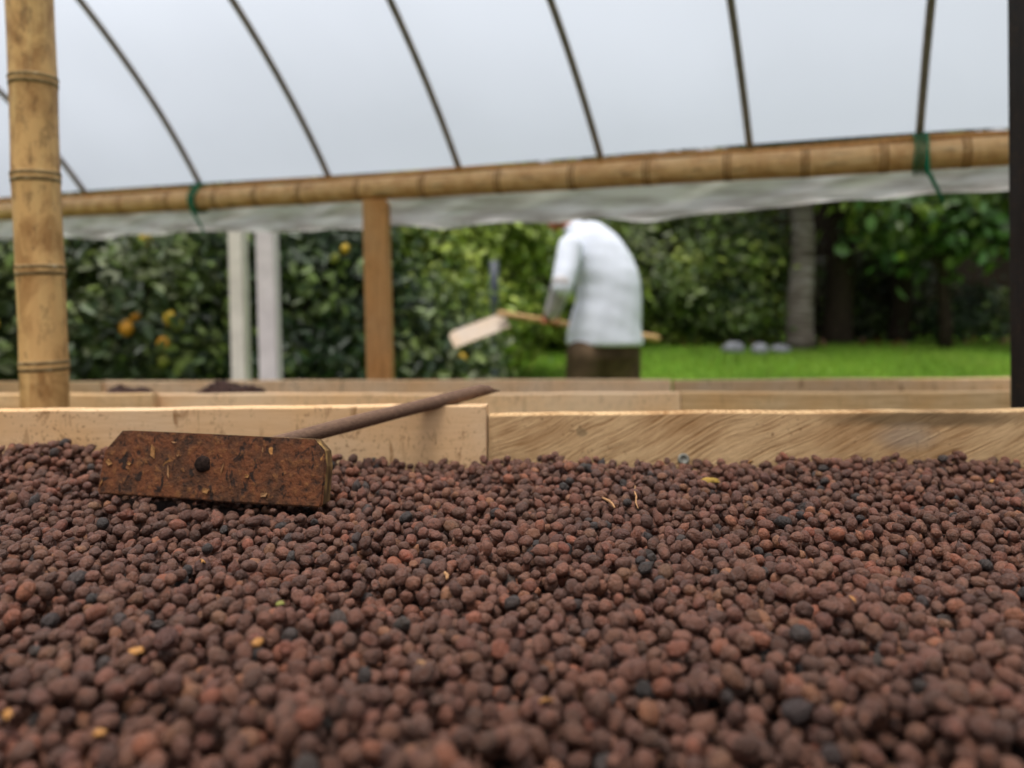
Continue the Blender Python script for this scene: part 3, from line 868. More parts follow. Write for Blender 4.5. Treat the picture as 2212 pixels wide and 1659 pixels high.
pb, pt = at(98, 888, 1.2), at(64, 0, 1.2)
dv = (pt - pb)
p_low = pb - dv * (pb.z / dv.z); p_low.z = 0.0
p_top = pb + dv * 1.75
post = thing('bamboo_post', 'thick upright mottled bamboo post standing behind the front bed', 'post', p_low)
tot = (p_top - p_low).length
def t_of(py):
    q = pb.lerp(pt, (888 - py) / 888.0)
    return (q - p_low).length / tot
nodes = [t_of(y) for y in (790, 585, 385, 178, -40, -270, -500, 1000, 1220, 1440, 1680, 1930)]
nodes = sorted(t for t in nodes if 0.02 < t < 0.98)
bamboo(post, p_low, p_top, 0.0345, 0.0335, nodes, M['bamboo'], M['node'])

# beam (purlin)
BA, BBp = at(0, 458, 3.30), at(2180, 326, 2.02)
def beam(t): return BA.lerp(BBp, t)
q0, q1 = beam(-0.22), beam(1.30)
q1.z = q0.z = (BA.z + BBp.z) / 2 if False else q0.z
q0, q1 = beam(-0.22), beam(1.30)
purlin = thing('bamboo_beam', 'long level bamboo beam carrying the foot of the plastic roof', 'beam', q0)
def t_beam(px):
    best = min((abs((lambda p: (p - CAM).dot(RIGHT) / (p - CAM).y * F + 1106)(beam(t)) - px), t) for t in np.linspace(-0.25, 1.35, 1600))
    return best[1]
nt = [(t_beam(px) + 0.22) / 1.52 for px in (-150, -40, 55, 270, 372, 475, 560, 655, 780, 920, 1082, 1240, 1400, 1572, 1738, 1908, 2085)] + [(t + 0.22) / 1.52 for t in (1.02, 1.08, 1.14, 1.20, 1.26)]
nt = sorted(t for t in nt if 0.01 < t < 0.99)
bamboo(purlin, q0, q1, 0.0385, 0.0405, nt, M['bamboo_h'], M['node_h'], 1.035, 20)
# lath that clamps the film on top of the beam
bdir = (q1 - q0).normalized()
lp = [q0.lerp(q1, k / 30) + Vector((0, 0, 0.047 + 0.004 * math.sin(k * 1.7))) + Vector((0.1, 0.02, 0)) * 0 for k in range(31)]
tube_obj('lath', lp, [0.008] * 31, M['post_wood'], purlin, 8, flat=1.0)

# ------------------------------------------------------------------ roof film and hoops
inw = Vector((bdir.y, -bdir.x, 0)).normalized()
if inw.y > 0: inw = -inw
SMAX = 1.6
def film(t, s):
    b = beam(t)
    h = 1.12 * (1 - math.exp(-s / 0.88))
    return b + inw * (s - 0.01) + Vector((0, 0, 0.05 + h))
nu, nvv = 90, 40
V = []
for k in range(nu + 1):
    t = -0.45 + 1.95 * k / nu
    for l in range(nvv + 1):
        s = SMAX * l / nvv
        p = film(t, s)
        w_ = 0.006 * math.sin(t * 46 + 1.5 * math.sin(s * 2)) * min(1, s * 2) + 0.004 * math.sin(s * 11 + t * 9)
        V.append(p + Vector((0, 0, 0.014 + w_)))
Fc = [(k * (nvv + 1) + l, (k + 1) * (nvv + 1) + l, (k + 1) * (nvv + 1) + l + 1, k * (nvv + 1) + l + 1) for k in range(nu) for l in range(nvv)]
obj('plastic_roof', mesh_py('plastic_roof', V, Fc, True), M['film'], None, label='milky white plastic greenhouse film stretched over curved hoops', cat='plastic roof')

def proj(p):
    r = p - CAM
    return (r.dot(RIGHT) / r.y * F + 1106, 675 - r.dot(UP) / r.y * F)
feet = [(185, 0, 198), (432, 168, 0), (708, 505, 0), (992, 845, 0), (1298, 1193, 0), (1622, 1577, 0), (1985, 2010, 0)]
ordn = ['first', 'second', 'third', 'fourth', 'fifth', 'sixth', 'seventh']
prev_k = 0.1
ties = []
for k, (fx, tx, ty) in enumerate(feet):
    t0 = t_beam(fx)
    best = (1e9,)
    for s in np.linspace(0.1, 1.2, 70):
        for dt in np.linspace(-0.15, 0.25, 60):
            p = film(t0 + dt * s, s)
            if p.y < 0.5: continue
            a_, b_ = proj(p)
            e = (a_ - tx) ** 2 + (b_ - ty) ** 2
            if e < best[0]: best = (e, s, dt)
    dt = best[2]
    pts = []
    for l in range(40):
        s = SMAX * l / 39
        pts.append(film(t0 + dt * s, s) + Vector((0, 0, -0.004 + 0.003 * math.sin(s * 9 + k))))
    extra = ' tied with green cord' if k in (1, 6) else ''
    tube_obj('roof_hoop', pts, [0.0108] * 40, M['hoop'], None, 9,
             label='thin dark roof hoop rod%s, %s along beam from bamboo post' % (extra, ordn[k]), cat='roof hoop', group='roof hoops under the plastic film')
    if k in (1, 6): ties.append((t0, pts[0]))
# hoop beyond the dark post
for k, (t0, dt, lb) in enumerate([(1.09, 0.0, 'thin dark roof hoop rod meeting the beam just past the black post')]):
    pts = [film(t0 + dt * s, s) + Vector((0, 0, -0.004)) for s in np.linspace(0, SMAX, 30)]
    tube_obj('roof_hoop', pts, [0.0108] * 30, M['hoop'], None, 9, label=lb, cat='roof hoop', group='roof hoops under the plastic film')

# green cord ties round beam and hoop
for k, (t0, p) in enumerate(ties):
    b = beam(t0); n1 = Vector((0, 0, 1)); n2 = inw
    pts, rad = [], []
    turns = 3
    for q in range(24 * turns + 1):
        th = 2 * math.pi * q / 24
        rr = 0.0465 + 0.002 * math.sin(q * 1.7)
        pts.append(b + n1 * (math.cos(th) * (rr + (0.012 if math.cos(th) > 0.6 else 0))) + n2 * (math.sin(th) * rr) + bdir * (0.012 * (q / 24 - turns / 2) + 0.004 * math.sin(th * 2)))
        rad.append(0.0036)
    e0 = pts[-1]
    tail = [e0 + inw * 0.012]
    foot = b + inw * 0.052 + Vector((0, 0, -0.05)) + bdir * 0.012
    tail += [b + inw * 0.056 + bdir * 0.01, foot, foot + Vector((0, 0, -0.05)) + bdir * 0.025 - inw * 0.012, foot + Vector((0, 0, -0.085)) + bdir * 0.04 - inw * 0.02]
    pts += tail; rad += [0.0036, 0.005, 0.006, 0.005, 0.0035]
    tube_obj('green_cord_tie', pts, rad, M['rope'], None, 7, label=['green cord knotted round the bamboo beam beside the white posts', 'green cord knotted round the bamboo beam beside the black post'][k], cat='cord')

# bunched film hanging under the beam
V = []
nu, nl = 240, 16
botpx = [(-300, 520), (0, 517), (150, 512), (420, 497), (650, 497), (830, 488), (1000, 483), (1200, 474), (1380, 470), (1560, 455), (1750, 435), (1900, 425), (2000, 412), (2180, 402), (2700, 380)]
bx = np.array([a_ for a_, _ in botpx]); by = np.array([b_ for _, b_ in botpx])
for k in range(nu + 1):
    t = -0.2 + 1.45 * k / nu
    b = beam(t) - inw * 0.03
    px_, py_ = proj(b)
    zb_ = at(px_, float(np.interp(px_, bx, by)) , (b - CAM).y).z
    z0_ = b.z + 0.03
    for l in range(nl + 1):
        q = l / nl
        if q < 0.72:
            qq = q / 0.72
            z = z0_ + (zb_ + 0.018 - z0_) * qq
            off = 0.006 * math.sin(qq * 5 + t * 40) + 0.005 * math.sin(t * 95 + qq * 7) * qq + 0.02 * qq
        else:                                   # rolled lower hem
            th = (q - 0.72) / 0.28 * 4.6
            z = zb_ + 0.018 - 0.018 * math.sin(th) * (1 + 0.2 * math.sin(t * 60))
            off = 0.02 + 0.018 * (1 - math.cos(th)) + 0.01 * math.sin(t * 95 + 7)
        V.append(Vector((b.x, b.y, z)) - inw * (off + 0.02) + bdir * (0.006 * math.sin(q * 9 + t * 30)) + Vector((0, 0, 0.004 * math.sin(t * 70 + q * 4) + 0.003 * math.sin(t * 31))))
Fc = [(k * (nl + 1) + l, (k + 1) * (nl + 1) + l, (k + 1) * (nl + 1) + l + 1, k * (nl + 1) + l + 1) for k in range(nu) for l in range(nl)]
obj('hanging_film', mesh_py('hanging_film', V, Fc, True), M['apron'], None, label='grey dirty bunched plastic film hanging under the bamboo beam', cat='plastic film')

# ------------------------------------------------------------------ posts
def upright(name, x0, x1, ytop, d, sy, mat, label, cat='post', lean=0.0, ztop=None, bevel=0.006):
    if x1 < 1106: x1 = 1106 + (x1 - 1106) * (d + sy) / d      # the side face shows too
    if x0 > 1106: x0 = 1106 + (x0 - 1106) * (d + sy) / d
    pa, pb_ = at(x0, 700, d), at(x1, 700, d)
    cx, w_ = (pa.x + pb_.x) / 2, (pb_.x - pa.x)
    g = float(ground_z(cx, d))
    top = at(x0, ytop, d).z if ztop is None else ztop
    me = box_mesh(name, (0, 0, 0), w_, sy, top - g, bevel)
    for v_ in me.vertices:
        v_.co.z += (top - g) / 2
        v_.co.x += cx - lean * (v_.co.z + g - CAM.z)
        v_.co.y += d + sy / 2 + 0.003 * math.sin(v_.co.z * 4)
        v_.co.z += g
    obj(name, me, mat, None, label=label, cat=cat)
bz = beam(t_beam(818)); dpost = (bz - CAM).y + 0.0
upright('timber_post', 788, 849, 0, dpost - 0.03, 0.09, M['post_wood'], 'square brown timber post holding up the bamboo beam', lean=0.018, ztop=bz.z - 0.041)
upright('white_post', 496, 540, 445, 3.95, 0.10, M['white_post'], 'narrower whitewashed square post standing before the citrus bushes', lean=0.02)
upright('white_post', 556, 607, 445, 3.85, 0.10, M['lilac_post'], 'wider pale lilac grey square post between the whitewashed post and timber post', lean=0.022)
upright('black_post', 2181, 2330, -500, 1.14, 0.09, M['dark_wood'], 'thick blackened timber post standing behind the sawn board', bevel=0.004)
pp = at(1068, 700, 6.7); g = float(ground_z(pp.x, pp.y))
tube_obj('metal_pole', [Vector((pp.x, pp.y, g - 0.02 + k * 0.26)) for k in range(6)], [0.040] * 6, M['grey_pole'], None, 14, label='slim grey metal pole standing in front of the green hedge', cat='pole')

# ------------------------------------------------------------------ foliage
def leaf_cloud(P, N, size, colr, r_, width=0.42, droop=0.0):
    n_ = len(P)
    U = N + r_.normal(0, 0.55, (n_, 3)); U[:, 2] += 0.25
    U /= np.linalg.norm(U, axis=1)[:, None] + 1e-9
    D = r_.normal(size=(n_, 3)); D[:, 2] -= 0.5 + droop
    D -= U * (D * U).sum(1)[:, None]; D /= np.linalg.norm(D, axis=1)[:, None] + 1e-9
    S = np.cross(D, U)
    L = (size * r_.uniform(0.65, 1.25, n_))[:, None]; w_ = L * width
    b_, t_ = P, P + D * L - U * L * 0.12
    m1, m2 = P + D * L * 0.35, P + D * L * 0.7
    V = np.stack([b_, m1 + S * w_ * 0.5 + U * w_ * 0.16, m2 + S * w_ * 0.4 + U * w_ * 0.10, t_, m2 - S * w_ * 0.4 + U * w_ * 0.10, m1 - S * w_ * 0.5 + U * w_ * 0.16], 1).reshape(-1, 3)
    o_ = np.arange(n_) * 6
    Fq = np.stack([np.stack([o_, o_ + 1, o_ + 2, o_ + 3], -1), np.stack([o_, o_ + 3, o_ + 4, o_ + 5], -1)], 1).reshape(-1, 4)
    return V, Fq, np.repeat(colr, 6, 0)

def crown_points(c, rad, nclump, per, r_, clump_r=0.2):
    u = r_.normal(size=(nclump, 3)); u /= np.linalg.norm(u, axis=1)[:, None]
    rr = r_.uniform(0.35, 1.0, nclump) ** 0.5
    cc = np.array(c) + u * rr[:, None] * np.array(rad) * (1 + 0.15 * hash_noise(u, 3, 3))[:, None]
    out = np.repeat(cc, per, 0) + r_.normal(0, clump_r, (nclump * per, 3)) * np.array([1, 1, 0.8])
    Nn = (out - np.array(c)) / np.array(rad); Nn /= np.linalg.norm(Nn, axis=1)[:, None] + 1e-9
    Nn[:, 2] += 0.3
    cl = np.repeat(np.arange(nclump), per)
    return out, Nn, cl

def leafy(name, label, cat, base_xy, ctr_z, rad, nclump, per, size, pal_, seed, trunk_r=0.05, fruit=None, group=None, clump_r=0.16, width=0.46, bark='bark', droop=0.0):
    r_ = np.random.default_rng(seed)
    bx_, by_ = base_xy; g = float(ground_z(bx_, by_))
    root = thing(name, label, cat, (bx_, by_, g), group)
    c_ = np.array([bx_, by_, ctr_z])
    # trunk with limbs in one mesh
    V, Fc = [], []
    def add(path, rads, seg=8):
        v_, f_ = tube(path, rads, seg, True, jitter=0.05)
        o_ = len(V); V.extend(v_); Fc.extend([tuple(q + o_ for q in f) for f in f_])
    add([Vector((bx_ + 0.02 * math.sin(k * 2), by_, g - 0.03 + (ctr_z - g) * k / 5)) for k in range(6)], [trunk_r * (1.25 - 0.12 * k) for k in range(6)], 10)
    for k in range(9):
        th = k * 2.4 + seed; z0_ = g + (ctr_z - g) * (0.45 + 0.06 * k)
        e = Vector((bx_ + math.cos(th) * rad[0] * 0.75, by_ + math.sin(th) * rad[1] * 0.75, ctr_z + rad[2] * (0.6 * math.sin(k * 1.9))))
        s_ = Vector((bx_, by_, z0_))
        add([s_, s_.lerp(e, 0.4) + Vector((0, 0, 0.06)), s_.lerp(e, 0.75) + Vector((0, 0, 0.05)), e], [trunk_r * 0.5, trunk_r * 0.36, trunk_r * 0.22, trunk_r * 0.1], 6)
    obj('trunk', mesh_py('trunk', V, Fc, True), M[bark], root)
    P, Nn, cl = crown_points(c_, rad, nclump, per, r_, clump_r)
    pal_ = np.array(pal_) * 1.18
    keep = P[:, 2] > ground_z(P[:, 0], P[:, 1]) + 0.05
    P, Nn, cl = P[keep], Nn[keep], cl[keep]
    pal_ = np.array(pal_)
    tone = r_.choice(len(pal_), nclump)[cl]
    mixk = r_.random(len(P)) < 0.3
    tone = np.where(mixk, r_.integers(0, len(pal_), len(P)), tone)
    cc = pal_[tone] * r_.uniform(0.65, 1.35, (len(P), 1))
    V, Fq, cv = leaf_cloud(P, Nn, size, cc, r_, width, droop)
    obj('crown', mesh_np('crown', V, Fq, True, cv), M['leaf'], root, kind='stuff')
    for f in (fruit or []):
        add_fruit(root, *f)
    return root

VF, FFr = ico(3)
lemon_V = VF * np.array([1, 1, 1.18]); lemon_V[:, 2] += 0.18 * np.sign(VF[:, 2]) * np.clip(np.abs(VF[:, 2]) - 0.9, 0, 1) * 8
lemon_me = mesh_np('lemon', lemon_V, FFr, True); lemon_me.materials.append(M['lemon'])
def add_fruit(root, px, py, d, r, c_):
    o = bpy.data.objects.new('lemon', lemon_me)
    p = at(px, py, d)
    link(o, root)
    o.matrix_parent_inverse = Matrix.Translation(-Vector(root.location))
    o.location = p; o.scale = (r, r, r); o.rotation_euler = (random.uniform(-0.5, 0.5), random.uniform(-0.5, 0.5), 0)
    o.color = (*c_, 1)

GR = [(0.050, 0.082, 0.024), (0.092, 0.138, 0.030), (0.024, 0.043, 0.015), (0.16, 0.21, 0.058), (0.15, 0.175, 0.085)]
GY = [(0.070, 0.115, 0.022), (0.16, 0.23, 0.032), (0.035, 0.065, 0.018), (0.24, 0.29, 0.05), (0.10, 0.15, 0.026)]
GD = [(0.018, 0.040, 0.014), (0.030, 0.060, 0.018), (0.014, 0.030, 0.012), (0.05, 0.085, 0.03)]
YE, OR, LG = (0.55, 0.36, 0.025), (0.58, 0.27, 0.02), (0.30, 0.32, 0.06)
def xy(px, d):
    p = at(px, 700, d); return (p.x, p.y)
leafy('citrus_bush', 'dense citrus bush hung with several ripe yellow lemons', 'citrus bush', xy(250, 4.9), 1.12, (0.85, 0.60, 0.92), 100, 70, 0.09, GR, 21, 0.05,
      [(315, 516, 4.36, 0.033, YE), (273, 709, 4.30, 0.038, OR), (292, 684, 4.38, 0.027, OR), (366, 688, 4.36, 0.034, YE), (383, 702, 4.40, 0.030, LG), (352, 742, 4.36, 0.034, OR), (352, 780, 4.40, 0.030, LG), (28, 640, 4.6, 0.03, YE)])
leafy('citrus_bush', 'dark citrus bush standing behind the two pale posts', 'citrus bush', xy(640, 5.3), 1.12, (0.80, 0.6, 0.95), 95, 70, 0.092, GD + GR[:2], 22, 0.05,
      [(745, 538, 4.80, 0.028, YE), (722, 558, 4.76, 0.028, LG)])
leafy('citrus_bush', 'citrus bush right beside the timber post with paler green shoots', 'citrus bush', xy(865, 5.5), 0.75, (0.58, 0.5, 0.52), 55, 75, 0.10, GR + GD[:1], 23, 0.05,
      [(1000, 775, 5.05, 0.032, YE)])
leafy('citrus_bush', 'citrus bush filling the corner left of the bamboo post', 'citrus bush', xy(-130, 4.4), 1.12, (0.75, 0.55, 0.95), 90, 80, 0.075, GR, 24, 0.05, [(-20, 700, 3.8, 0.034, YE)])
leafy('shrub', 'yellow green shrub growing behind the slim metal pole', 'shrub', xy(985, 8.0), 1.55, (1.0, 0.7, 1.35), 120, 70, 0.11, [(0.24, 0.32, 0.045), (0.32, 0.38, 0.065), (0.12, 0.19, 0.03), (0.17, 0.25, 0.035)], 25, 0.06)
leafy('shrub', 'tall green shrub directly behind the bending worker', 'shrub', xy(1190, 10.4), 1.65, (1.15, 0.7, 1.25), 120, 75, 0.12, GY + GY[3:4] + GR[:2], 26, 0.07, [(1120, 590, 9.7, 0.05, LG)])
leafy('shrub', 'dense mixed green shrub between the worker and the pale trunk', 'shrub', xy(1440, 11.2), 1.60, (1.2, 0.7, 1.25), 120, 75, 0.12, GR + GY, 27, 0.07)
leafy('shrub', 'loose olive green shrub beside the pale trunk', 'shrub', xy(1600, 11.0), 1.45, (0.75, 0.6, 1.1), 80, 70, 0.12, GY + GR, 28, 0.06)
leafy('broadleaf_tree', 'broad leaved tree spreading fresh green leaves over the dark fence', 'tree', xy(2040, 10.2), 2.55, (1.25, 0.7, 0.75), 50, 36, 0.2, GY[:3] + [(0.09, 0.18, 0.06), (0.13, 0.22, 0.08)], 29, 0.07, clump_r=0.26, width=0.6, droop=0.6)
leafy('shrub', 'low scrubby plant growing at the foot of the fence', 'shrub', xy(2080, 11.2), 0.95, (0.7, 0.35, 0.35), 26, 50, 0.13, GR + GD, 30, 0.04)
leafy('shrub', 'dark evergreen shrub closing the gap behind the citrus bushes', 'shrub', xy(520, 8.2), 1.7, (1.8, 0.7, 1.5), 130, 75, 0.13, GD, 31, 0.07)
leafy('shrub', 'dark evergreen shrub filling the space behind the lemons', 'shrub', xy(80, 7.8), 1.7, (1.6, 0.7, 1.5), 120, 75, 0.13, GD, 32, 0.07)
leafy('shrub', 'dark evergreen shrub at the far end behind the black post', 'shrub', xy(2420, 11.0), 1.8, (1.1, 0.7, 1.4), 90, 75, 0.13, GD, 33, 0.07)

leafy('shrub', 'dim brownish green undergrowth between the dark trunks', 'shrub', xy(1880, 11.9), 1.35, (0.9, 0.3, 0.8), 50, 60, 0.12, [(0.05, 0.06, 0.025), (0.03, 0.04, 0.018), (0.07, 0.055, 0.03), (0.09, 0.12, 0.04)], 34, 0.05)
# pale ringed trunk and dark trunks
def trunk_tree(px, d, r, topz, mat, label, seed, crown=True):
    x_, y_ = xy(px, d); g = float(ground_z(x_, y_))
    root = thing('tree', label, 'tree', (x_, y_, g))
    r_ = random.Random(seed)
    pts, rad = [], []
    for k in range(16):
        z = g - 0.05 + (topz - g) * k / 15
        pts.append(Vector((x_ + 0.03 * math.sin(k * 0.6 + seed), y_, z))); rad.append(r * (1.25 - 0.03 * k + 0.25 * math.exp(-k * 0.9)) * (1 + r_.uniform(-0.05, 0.05)))
    V, Fc = tube(pts, rad, 14, jitter=0.03, seed=seed)
    o_ = len(V)
    for e in (-1, 1):
        s_ = pts[12]; t_ = s_ + Vector((e * 0.7, 0.1, 0.75))
        v_, f_ = tube([s_, s_.lerp(t_, 0.5) + Vector((0, 0, -0.06)), t_], [r * 0.42, r * 0.3, r * 0.15], 8)
        o_ = len(V); V.extend(v_); Fc.extend([tuple(q + o_ for q in f) for f in f_])
    obj('trunk', mesh_py('trunk', V, Fc, True), mat, root)
    rn_ = np.random.default_rng(seed)
    P, Nn, cl = crown_points((x_, y_, topz + 0.3), (1.3, 1.0, 0.8), 40, 60, rn_, 0.25)
    cc = np.array(GD)[rn_.integers(0, 4, len(P))] * rn_.uniform(0.7, 1.3, (len(P), 1))
    V, Fq, cv = leaf_cloud(P, Nn, 0.15, cc, rn_)
    obj('crown', mesh_np('crown', V, Fq, True, cv), M['leaf'], root, kind='stuff')
trunk_tree(1732, 10.3, 0.145, 3.4, M['pale_bark'], 'tree with pale grey ringed trunk at the lawn edge', 41)
trunk_tree(1812, 10.9, 0.17, 3.6, M['bark'], 'tree with thick dark trunk beside the pale ringed trunk', 42)
trunk_tree(1945, 11.3, 0.12, 3.5, M['bark'], 'tree with slim dark trunk under the broad leaves', 43)

# weathered fence behind
fx0, fx1, fy = -4.5, 10.5, 12.4
fence = thing('timber_fence', 'tall dark weathered timber fence closing the back of the garden', 'fence', (3, fy, float(ground_z(3, fy))))
gz0 = float(ground_z(3, fy)) - 0.02
fm = [box_mesh('plank', (0, 0, 0), 0.148, 0.022, 2.5, 0.004) for _ in range(3)]
for me in fm: me.materials.append(M['fence_wood'])
k = 0
x_ = fx0
while x_ < fx1:
    o = bpy.data.objects.new('plank', fm[k % 3]); link(o, fence)
    o.matrix_parent_inverse = Matrix.Translation(-Vector(fence.location))
    o.location = (x_, fy + random.uniform(-0.006, 0.006), gz0 + 1.25 + random.uniform(-0.05, 0.02)); o.rotation_euler = (0, random.uniform(-0.01, 0.01), 0)
    x_ += 0.156 + random.uniform(0, 0.012); k += 1
for z_ in (0.5, 1.9):
    obj('rail', box_mesh('rail', ((fx0 + fx1) / 2, fy + 0.05, gz0 + z_), fx1 - fx0, 0.05, 0.09, 0.004), M['fence_wood'], fence)
for x_ in np.arange(fx0, fx1 + 0.1, 2.5):
    obj('fence_post', box_mesh('fence_post', (x_, fy + 0.13, gz0 + 1.25), 0.1, 0.1, 2.5, 0.006), M['fence_wood'], fence)

# far wood behind the fence
r_ = np.random.default_rng(77)
P, Nn, cl = [], [], []
for k in range(34):
    cx = -22 + 48 * k / 33 + r_.uniform(-0.5, 0.5)
    p, nn, c_ = crown_points((cx, r_.uniform(15, 18), r_.uniform(2.2, 3.6)), (1.6, 1.2, 2.4), 26, 40, r_, 0.35)
    P.append(p); Nn.append(nn)
P = np.concatenate(P); Nn = np.concatenate(Nn)
keep = P[:, 2] > ground_z(P[:, 0], P[:, 1])
P, Nn = P[keep], Nn[keep]
cc = np.array(GD + GR)[r_.integers(0, 9, len(P))] * r_.uniform(0.6, 1.3, (len(P), 1))
V, Fq, cv = leaf_cloud(P, Nn, 0.34, cc, r_)
obj('far_wood', mesh_np('far_wood', V, Fq, True, cv), M['leaf'], kind='stuff', label='dark mass of trees beyond the garden fence', cat='wood')

# stones at the lawn edge
VS, FS = ico(3)
for k, (px, d, sx_, sz_, lb) in enumerate([(1585, 10.0, 0.15, 0.10, 'grey rounded stone at the lawn edge below the olive shrub'), (1640, 9.9, 0.11, 0.10, 'whitest rounded stone at the lawn edge left of the pale trunk'), (1685, 10.0, 0.14, 0.075, 'flat pale stone lying against the foot of the pale trunk')]):
    x_, y_ = xy(px, d); g = float(ground_z(x_, y_))
    Vk = VS * (1 + 0.16 * hash_noise(VS, 2.2, 60 + k) + 0.06 * hash_noise(VS, 6, 70 + k))[:, None] * np.array([sx_, 0.12, sz_]) + np.array([x_, y_, g + sz_ * 0.35])
    obj('stone', mesh_np('stone', Vk, FS), M['stone'], None, label=lb, cat='stone')
# dry leaves at the hedge foot
n_ = 260
px_ = r_.uniform(2.2, 7.5, n_); py_ = r_.uniform(10.3, 11.2, n_)
P = np.stack([px_, py_, ground_z(px_, py_) + 0.012], -1)
V, Fq, cv = leaf_cloud(P, r_.normal(0, 1, (n_, 3)) * np.array([1, 1, 0.15]), 0.13, np.array([[0.16, 0.07, 0.025]]) * r_.uniform(0.5, 1.6, (n_, 1)), r_, 0.5)
obj('leaf_litter', mesh_np('leaf_litter', V, Fq, True, cv), M['leaf'], kind='stuff', label='brown dry leaf litter along the foot of the fence', cat='leaf litter')

# ------------------------------------------------------------------ the worker
DP = 4.72
gman = float(ground_z(0.5, 4.8))
px0 = at(1300, 770, 4.75)
person = thing('person', 'bending person in a white long sleeved shirt and dark trousers holding a rake', 'person', (px0.x, px0.y, gman))

def capsule(bm, a_, b_, ra_, rb_, flat=(1, 1), seg=14):
    a_, b_ = Vector(a_), Vector(b_)
    ax_ = (b_ - a_); L = ax_.length
    q = ax_.normalized().to_track_quat('Z', 'Y').to_matrix()
    rings = []
    prof = []
    for k in range(5): th = -math.pi / 2 + math.pi / 2 * k / 4; prof.append((ra_ * math.cos(th), ra_ * math.sin(th)))
    for k in range(5): th = math.pi / 2 * k / 4; prof.append((rb_ * math.cos(th), L + rb_ * math.sin(th)))
    for r, z in prof:
        r = max(r, 1e-4)
        rings.append([bm.verts.new(a_ + q @ Vector((math.cos(2 * math.pi * k / seg) * r * flat[0], math.sin(2 * math.pi * k / seg) * r * flat[1], z))) for k in range(seg)])
    for r1, r2 in zip(rings[:-1], rings[1:]):
        for k in range(seg): bm.faces.new((r1[k], r1[(k + 1) % seg], r2[(k + 1) % seg], r2[k]))
    bm.faces.new(rings[0][::-1]); bm.faces.new(rings[-1])

def ellip(bm, c_, rx, ry, rz, mat3=None):
    r = bmesh.ops.create_icosphere(bm, subdivisions=3, radius=1)
    for v_ in r['verts']:
        p = Vector((v_.co.x * rx, v_.co.y * ry, v_.co.z * rz))
        v_.co = Vector(c_) + (mat3 @ p if mat3 else p)

def loft(bm, rings, seg=24):
    """rings: (centre Vector, rx, ry)"""
    rs = []
    for c_, rx, ry in rings:
        rs.append([bm.verts.new(c_ + Vector((math.cos(2 * math.pi * k / seg) * rx, math.sin(2 * math.pi * k / seg) * ry, 0))) for k in range(seg)])
    for r1, r2 in zip(rs[:-1], rs[1:]):
        for k in range(seg): bm.faces.new((r1[k], r1[(k + 1) % seg], r2[(k + 1) % seg], r2[k]))
    bm.faces.new(rs[0][::-1]); bm.faces.new(rs[-1])

def remeshed(name, bm, voxel, mat, parent, smooth_it=3, wrinkle=0.0, **kw):
    me = bpy.data.meshes.new(name + '_src'); bm.to_mesh(me); bm.free()
    o = bpy.data.objects.new(name + '_src', me); C.objects.link(o)
    md = o.modifiers.new('r', 'REMESH'); md.mode = 'VOXEL'; md.voxel_size = voxel; md.use_smooth_shade = True
    sm = o.modifiers.new('s', 'SMOOTH'); sm.iterations = smooth_it; sm.factor = 0.5
    dg = bpy.context.evaluated_depsgraph_get()
    res = bpy.data.meshes.new_from_object(o.evaluated_get(dg))
    res.name = name
    bpy.data.objects.remove(o); bpy.data.meshes.remove(me)
    if wrinkle:
        n_ = len(res.vertices); co = np.empty(n_ * 3, np.float32); res.vertices.foreach_get('co', co); co = co.reshape(-1, 3)
        nr = np.empty(n_ * 3, np.float32); res.vertices.foreach_get('normal', nr); nr = nr.reshape(-1, 3)
        w_ = hash_noise(co * np.array([1.2, 1.2, 0.9]), 15, 18) + 0.5 * hash_noise(co * np.array([1, 1, 0.6]), 46, 29)
        co = co + nr * (w_ * wrinkle)[:, None]
        res.vertices.foreach_set('co', co.astype(np.float32).ravel())
    for p in res.polygons: p.use_smooth = True
    res.update()
    return obj(name, res, mat, parent, **kw)

A = at
sL, eL, hL = A(1232, 536, 4.62), A(1214, 620, 4.50), A(1186, 690, 4.60)
sR, eR, hR = A(1330, 565, 4.82), A(1366, 645, 4.88), A(1338, 718, 5.02)
wL = eL.lerp(hL, 0.86); wR = eR.lerp(hR, 0.85)
rk_a, rk_b = A(1085, 678, 4.52), A(1424, 732, 5.20)       # handle line
neck, head = A(1252, 500, 4.82), A(1214, 456, 4.90)
kneeL, kneeR = Vector((A(1250, 700, 4.70).x, 4.70, gman + 0.46)), Vector((A(1354, 700, 4.84).x, 4.84, gman + 0.46))
hipL, hipR = A(1262, 768, 4.68), A(1346, 768, 4.80)
ankL, ankR = Vector((kneeL.x - 0.02, 4.76, gman + 0.09)), Vector((kneeR.x + 0.03, 4.92, gman + 0.09))

